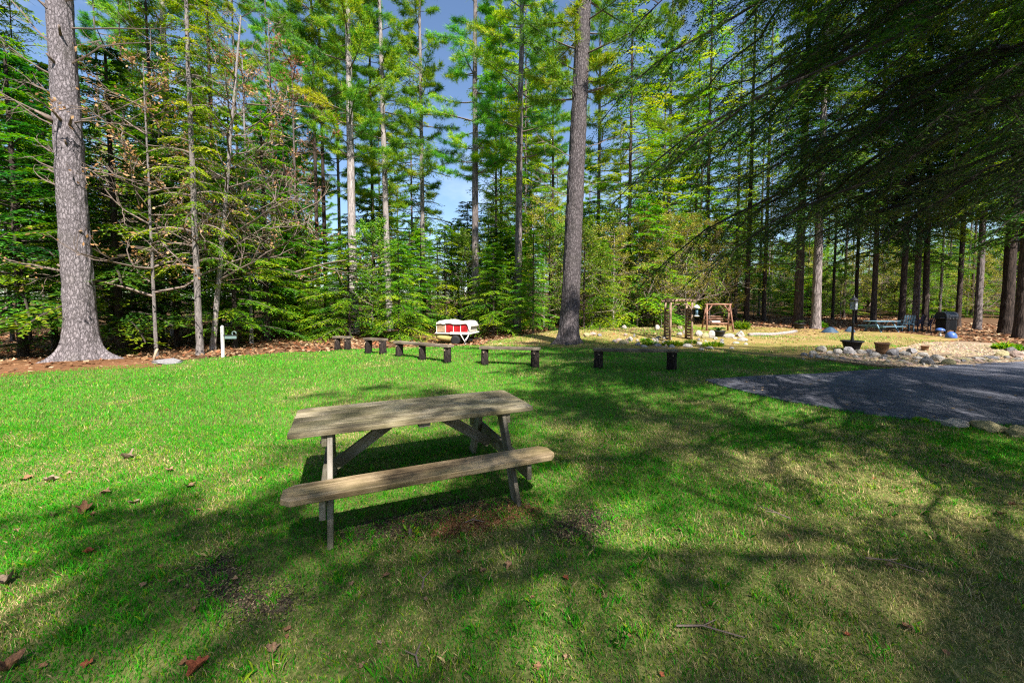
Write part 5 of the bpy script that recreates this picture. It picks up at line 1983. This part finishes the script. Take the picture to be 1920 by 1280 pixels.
def chair(px, py, rz, mat, label):
    x, y = G(px, py)
    e = empty('patio_chair', (x, y, tz(x, y)), rz, label, 'chair')
    m = MB()
    m.box((0, 0, .40), (.50, .48, .04), 0, None, .01)
    m.build('seat', M[mat], e)
    for k in range(5):
        m = MB()
        m.bar((-.2 + k * .1, .22, .42), (-.2 + k * .1, .36, .88), .07, .018, up=(0, -1, .2))
        m.build('back_slat', M[mat], e)
    for sx in (-1, 1):
        for sy in (-1, 1):
            m = MB()
            m.box((sx * .24, sy * .2, .19), (.04, .04, .44), 0, None, .004)
            m.build('leg', M[mat], e)
        m = MB()
        m.box((sx * .26, .0, .60), (.06, .50, .025), 0, None, .004)
        m.build('armrest', M[mat], e)
        m = MB()
        m.box((sx * .262, -.2, .49), (.035, .035, .2))
        m.build('arm_support', M[mat], e)


patio_table(1652, 622, 52, 20, 'slatepaint', 'slate blue picnic table in the shade right of the lamp post')
chair(1698, 621, R(160), 'slatepaint', 'blue grey patio chair right of the slate blue picnic table')
chair(1716, 620, R(200), 'navy', 'dark patio chair, middle one of the three left of the grill')
chair(1742, 620, R(175), 'navy', 'dark patio chair standing next to the grill')


def grill():
    x, y = G(1773, 624)
    e = empty('grill', (x, y, tz(x, y)), R(10), 'black lidded barbecue grill on a cart in front of the dark trunks', 'grill')
    m = MB()
    m.box((0, 0, .42), (.74, .46, .56), 0, None, .01)
    m.build('cart', M['black'], e)
    m = MB()
    m.box((0, 0, .77), (.80, .52, .13), 0, None, .01)
    m.build('firebox', M['grillsteel'], e)
    m = MB()
    a = np.linspace(0, math.pi, 9)
    n = len(a)
    V = [(sx * .40, -.26 * math.cos(t), .84 + .28 * math.sin(t) ** .7) for sx in (-1, 1) for t in a]
    F = [(i, i + 1, n + i + 1, n + i) for i in range(n - 1)] + [tuple(range(n))[::-1], tuple(range(n, 2 * n)), (0, n, 2 * n - 1, n - 1)]
    m.add(V, F)
    lid = m.build('lid', M['grillsteel'], e)
    m = MB()
    m.tube([(-.25, -.31, .92), (.25, -.31, .92)], .014, 6)
    for sx in (-.22, .22):
        m.tube([(sx, -.25, .93), (sx, -.31, .92)], .010, 5)
    m.build('handle', M['alu'], lid)
    for sx in (-1, 1):
        m = MB()
        m.box((sx * .57, 0, .80), (.32, .42, .03), 0, None, .006)
        m.build('side_shelf', M['grillsteel'], e)
        for sy in (-1, 1):
            m = MB()
            m.lathe([(.02, -.02), (.065, -.02), (.065, .02), (.02, .02)], 12)
            m.build('wheel', M['rubber'], e, True, loc=(sx * .33, sy * .18, .07), rot=(math.pi / 2, 0, 0))
    for k in range(3):
        m = MB()
        m.lathe([(.025, 0), (.022, .03)], 10)
        m.build('knob', M['alu'], e, loc=(-.22 + k * .22, -.265, .77), rot=(math.pi / 2, 0, 0))


grill()
x, y = G(1762, 630)
e = empty('mushroom_ornament', (x, y, tz(x, y)), 0, 'pale blue mushroom shaped garden ornament in front of the grill', 'ornament')
m = MB()
m.lathe([(.06, -.03), (.045, .12), (.04, .26)], 12)
m.build('stem', M['white'], e, True)
m = MB()
m.lathe([(.02, .24), (.17, .25), (.18, .28), (.13, .35), (.05, .385), (.005, .39)], 16)
m.build('cap', M['blue'], e, True)
x, y = G(1783, 634)
m = MB()
m.lathe([(.19, -.03), (.20, .05), (.18, .16), (.12, .25), (.05, .29), (.005, .30)], 18)
m.add([(.21, 0, 0), (.21, .02, .05), (.30, .02, .03)], [(0, 1, 2)])
tag(m.build('garden_dome', M['blue'], None, True, loc=(x, y, tz(x, y))), 'blue rounded garden dome on the turf right of the blue mushroom', 'ornament')


# ------------------------------------------------------------------ fallen leaves on the lawn
def leaf_mesh(seed, mat, lobes=5):
    r = np.random.default_rng(seed)
    n = 30
    a = np.linspace(-math.pi, math.pi, n, endpoint=False)
    rad = .55 + .40 * np.abs(np.cos(a * lobes / 2)) ** 1.6 * (.65 + .35 * np.cos(a)) + r.normal(0, .04, n)
    rad *= 1 - .45 * np.exp(-((np.abs(a) - math.pi) / .35) ** 2)
    rows = [(0, 0, .0)]
    V = [(0, 0, 0)]
    curl = r.uniform(.3, 1.0)
    fold = r.uniform(.1, .9)
    for q in (.5, 1.0):
        for ai, ri in zip(a, rad):
            X, Y = math.cos(ai) * ri * q, math.sin(ai) * ri * q * .85
            V.append((X, Y, curl * q * q * .5 * (.4 + abs(math.sin(ai * 1.5 + seed))) + fold * abs(Y)))
    F = [(0, 1 + k, 1 + (k + 1) % n) for k in range(n)]
    F += [(1 + k, 1 + n + k, 1 + n + (k + 1) % n, 1 + (k + 1) % n) for k in range(n)]
    m = MB()
    m.add(V, F)
    m.tube([(-.45, 0, .02), (-.8, .03, .05), (-1.15, .12, .02)], [.03, .025, .02], 4)
    return m.mesh('fallen_leaf', M[mat], True)


M['leaf_tan'] = plain('dry tan leaf', (0.25, 0.15, 0.085), 0.8, 0.4, 6.0)
M['leaf_brown'] = plain('dry brown leaf', (0.20, 0.10, 0.05), 0.8, 0.35, 6.0)
M['leaf_rust'] = plain('rust leaf', (0.28, 0.08, 0.035), 0.8, 0.35, 6.0)
M['leaf_pale'] = plain('bleached leaf', (0.22, 0.16, 0.11), 0.8, 0.35, 6.0)
LV = {c: [leaf_mesh(s + i * 10, 'leaf_' + c) for s in range(3)] for i, c in enumerate(('tan', 'brown', 'rust', 'pale'))}


def fallen(px, py, wpx, c, label, group=None, tilt=.3):
    x, y = G(px, py)
    dist = math.sqrt(x * x + y * y + 2.56)
    r = wpx / FPX * dist / 2 * .6
    o = link('fallen_leaf', random.choice(LV[c]))
    o.location = (x, y, tz(x, y) + .012)
    o.rotation_euler = (random.uniform(-tilt, tilt), random.uniform(-tilt, tilt), random.uniform(0, 6.28))
    o.scale = (r, r, r)
    tag(o, label, 'leaf', group)
    return o


for a in ((372, 1258, 52, 'rust', 'large rust brown leaf at the bottom edge, left of centre'),
          (954, 1064, 32, 'tan', 'upright tan maple leaf in front of the picnic table'),
          (906, 1076, 26, 'tan', 'folded tan leaf just left of the upright maple leaf'),
          (1060, 1088, 22, 'rust', 'small red leaf right of the upright maple leaf'),
          (723, 1083, 24, 'brown', 'brown leaf below the near left table leg'),
          (15, 1262, 50, 'brown', 'brown leaf in the bottom left corner'),
          (12, 1098, 40, 'pale', 'bleached leaf at the left frame edge'),
          (240, 862, 34, 'pale', 'big bleached leaf in the sun left of the table'),
          (92, 905, 28, 'pale', 'bleached leaf in the shade edge at far left'),
          (1129, 880, 16, 'pale', 'pale leaf lying right of the table seat'),
          (797, 945, 18, 'pale', 'pale leaf in the dark shade under the table'),
          (510, 1226, 40, 'tan', 'tan leaf at the bottom left of the lawn beyond the rust leaf'),
          (166, 1250, 26, 'rust', 'dark red leaf between the corner leaf and the rust leaf'),
          (710, 1212, 16, 'pale', 'small white leaf at the bottom of the lawn'),
          (1277, 998, 18, 'brown', 'small brown leaf in the sunlit dry patch'),
          (52, 900, 24, 'brown', 'brown leaf left of the bleached one at far left'),
          (198, 928, 24, 'tan', 'tan leaf at the sun and shade edge left of the table'),
          (355, 915, 34, 'tan', 'largest tan leaf of the row left of the seat'),
          (250, 946, 28, 'pale', 'grey curled leaf in the shade left of the table'),
          (160, 960, 40, 'brown', 'brown leaf cluster piece at left in the shade'),
          (100, 972, 20, 'tan', 'tan leaf at left in the shade'),
          (318, 885, 22, 'tan', 'small tan leaf between the bleached leaf and the seat'),
          (168, 1040, 24, 'rust', 'rusty leaf in the left shade')):
    fallen(*a)
rl = np.random.default_rng(91)
sp = [(300, 1068), (400, 1115), (430, 1012), (465, 905), (490, 900), (530, 880), (545, 893), (380, 940), (370, 960), (440, 1090), (330, 1070), (320, 1095), (270, 1100), (345, 1250), (80, 1255),
      (420, 755), (410, 775), (600, 740), (20, 815), (115, 770), (660, 1100), (860, 1040), (1100, 1030), (1115, 1045), (1000, 1125), (680, 1255), (1010, 1255), (1180, 1200), (930, 1190), (1240, 1270),
      (550, 1030), (565, 1035), (1380, 830), (1500, 835), (1560, 825), (1640, 900), (1900, 950), (1480, 1010), (1330, 1180), (1700, 1180), (870, 1000), (885, 985), (820, 1000), (1070, 960), (1100, 955),
      (1130, 715), (1190, 720), (1095, 735), (1240, 705), (1330, 745), (1270, 760), (1060, 715), (1400, 780), (1010, 725), (1150, 690), (850, 710), (890, 715), (310, 870), (130, 890), (30, 1000)]
for i in range(34):
    sp.append((rl.uniform(0, 1900), 720 + 540 * rl.random() ** 1.3))
for px, py in sp:
    x, y = G(px, py)
    if in_table(np.array(x), np.array(y)) > .3 and py > 1000:
        continue
    if pip(np.array([x]), np.array([y]), drive)[0]:
        continue
    fallen(px, py, float(np.clip(rl.uniform(10, 19) * (py - 560) / 450, 6, 22)), ('tan', 'brown', 'brown', 'tan', 'rust', 'brown')[int(rl.integers(0, 6))],
           'small dry leaf among those scattered over the lawn', 'dry leaves scattered over the lawn')
# twigs lying on the lawn
for px, py, ln, rz, lab in ((1450, 965, .22, 2.2, 'short dark twig in the sunlit dry patch'), (1675, 1065, .26, -.5, 'dark twig in the right shade'), (1330, 1190, .3, -.2, 'thin twig near the bottom right of the lawn'),
                            (800, 1090, .16, 1.5, 'grey twig in the grass below the table'), (890, 984, .14, .1, 'small dark twig on the rusty bare strip by the table'), (785, 1235, .12, 1.8, 'pale twig near the bottom centre')):
    x, y = G(px, py)
    m = MB()
    m.tube([(-ln / 2, 0, .02), (-ln * .1, .012, .032), (ln / 2, -.01, .022)], [.005, .0045, .003], 5)
    m.tube([(-ln * .1, .012, .03), (ln * .15, .06, .035)], [.0035, .002], 4)
    tag(m.build('twig', M['twig'], None, loc=(x, y, tz(x, y)), rot=(0, 0, rz)), lab, 'twig')
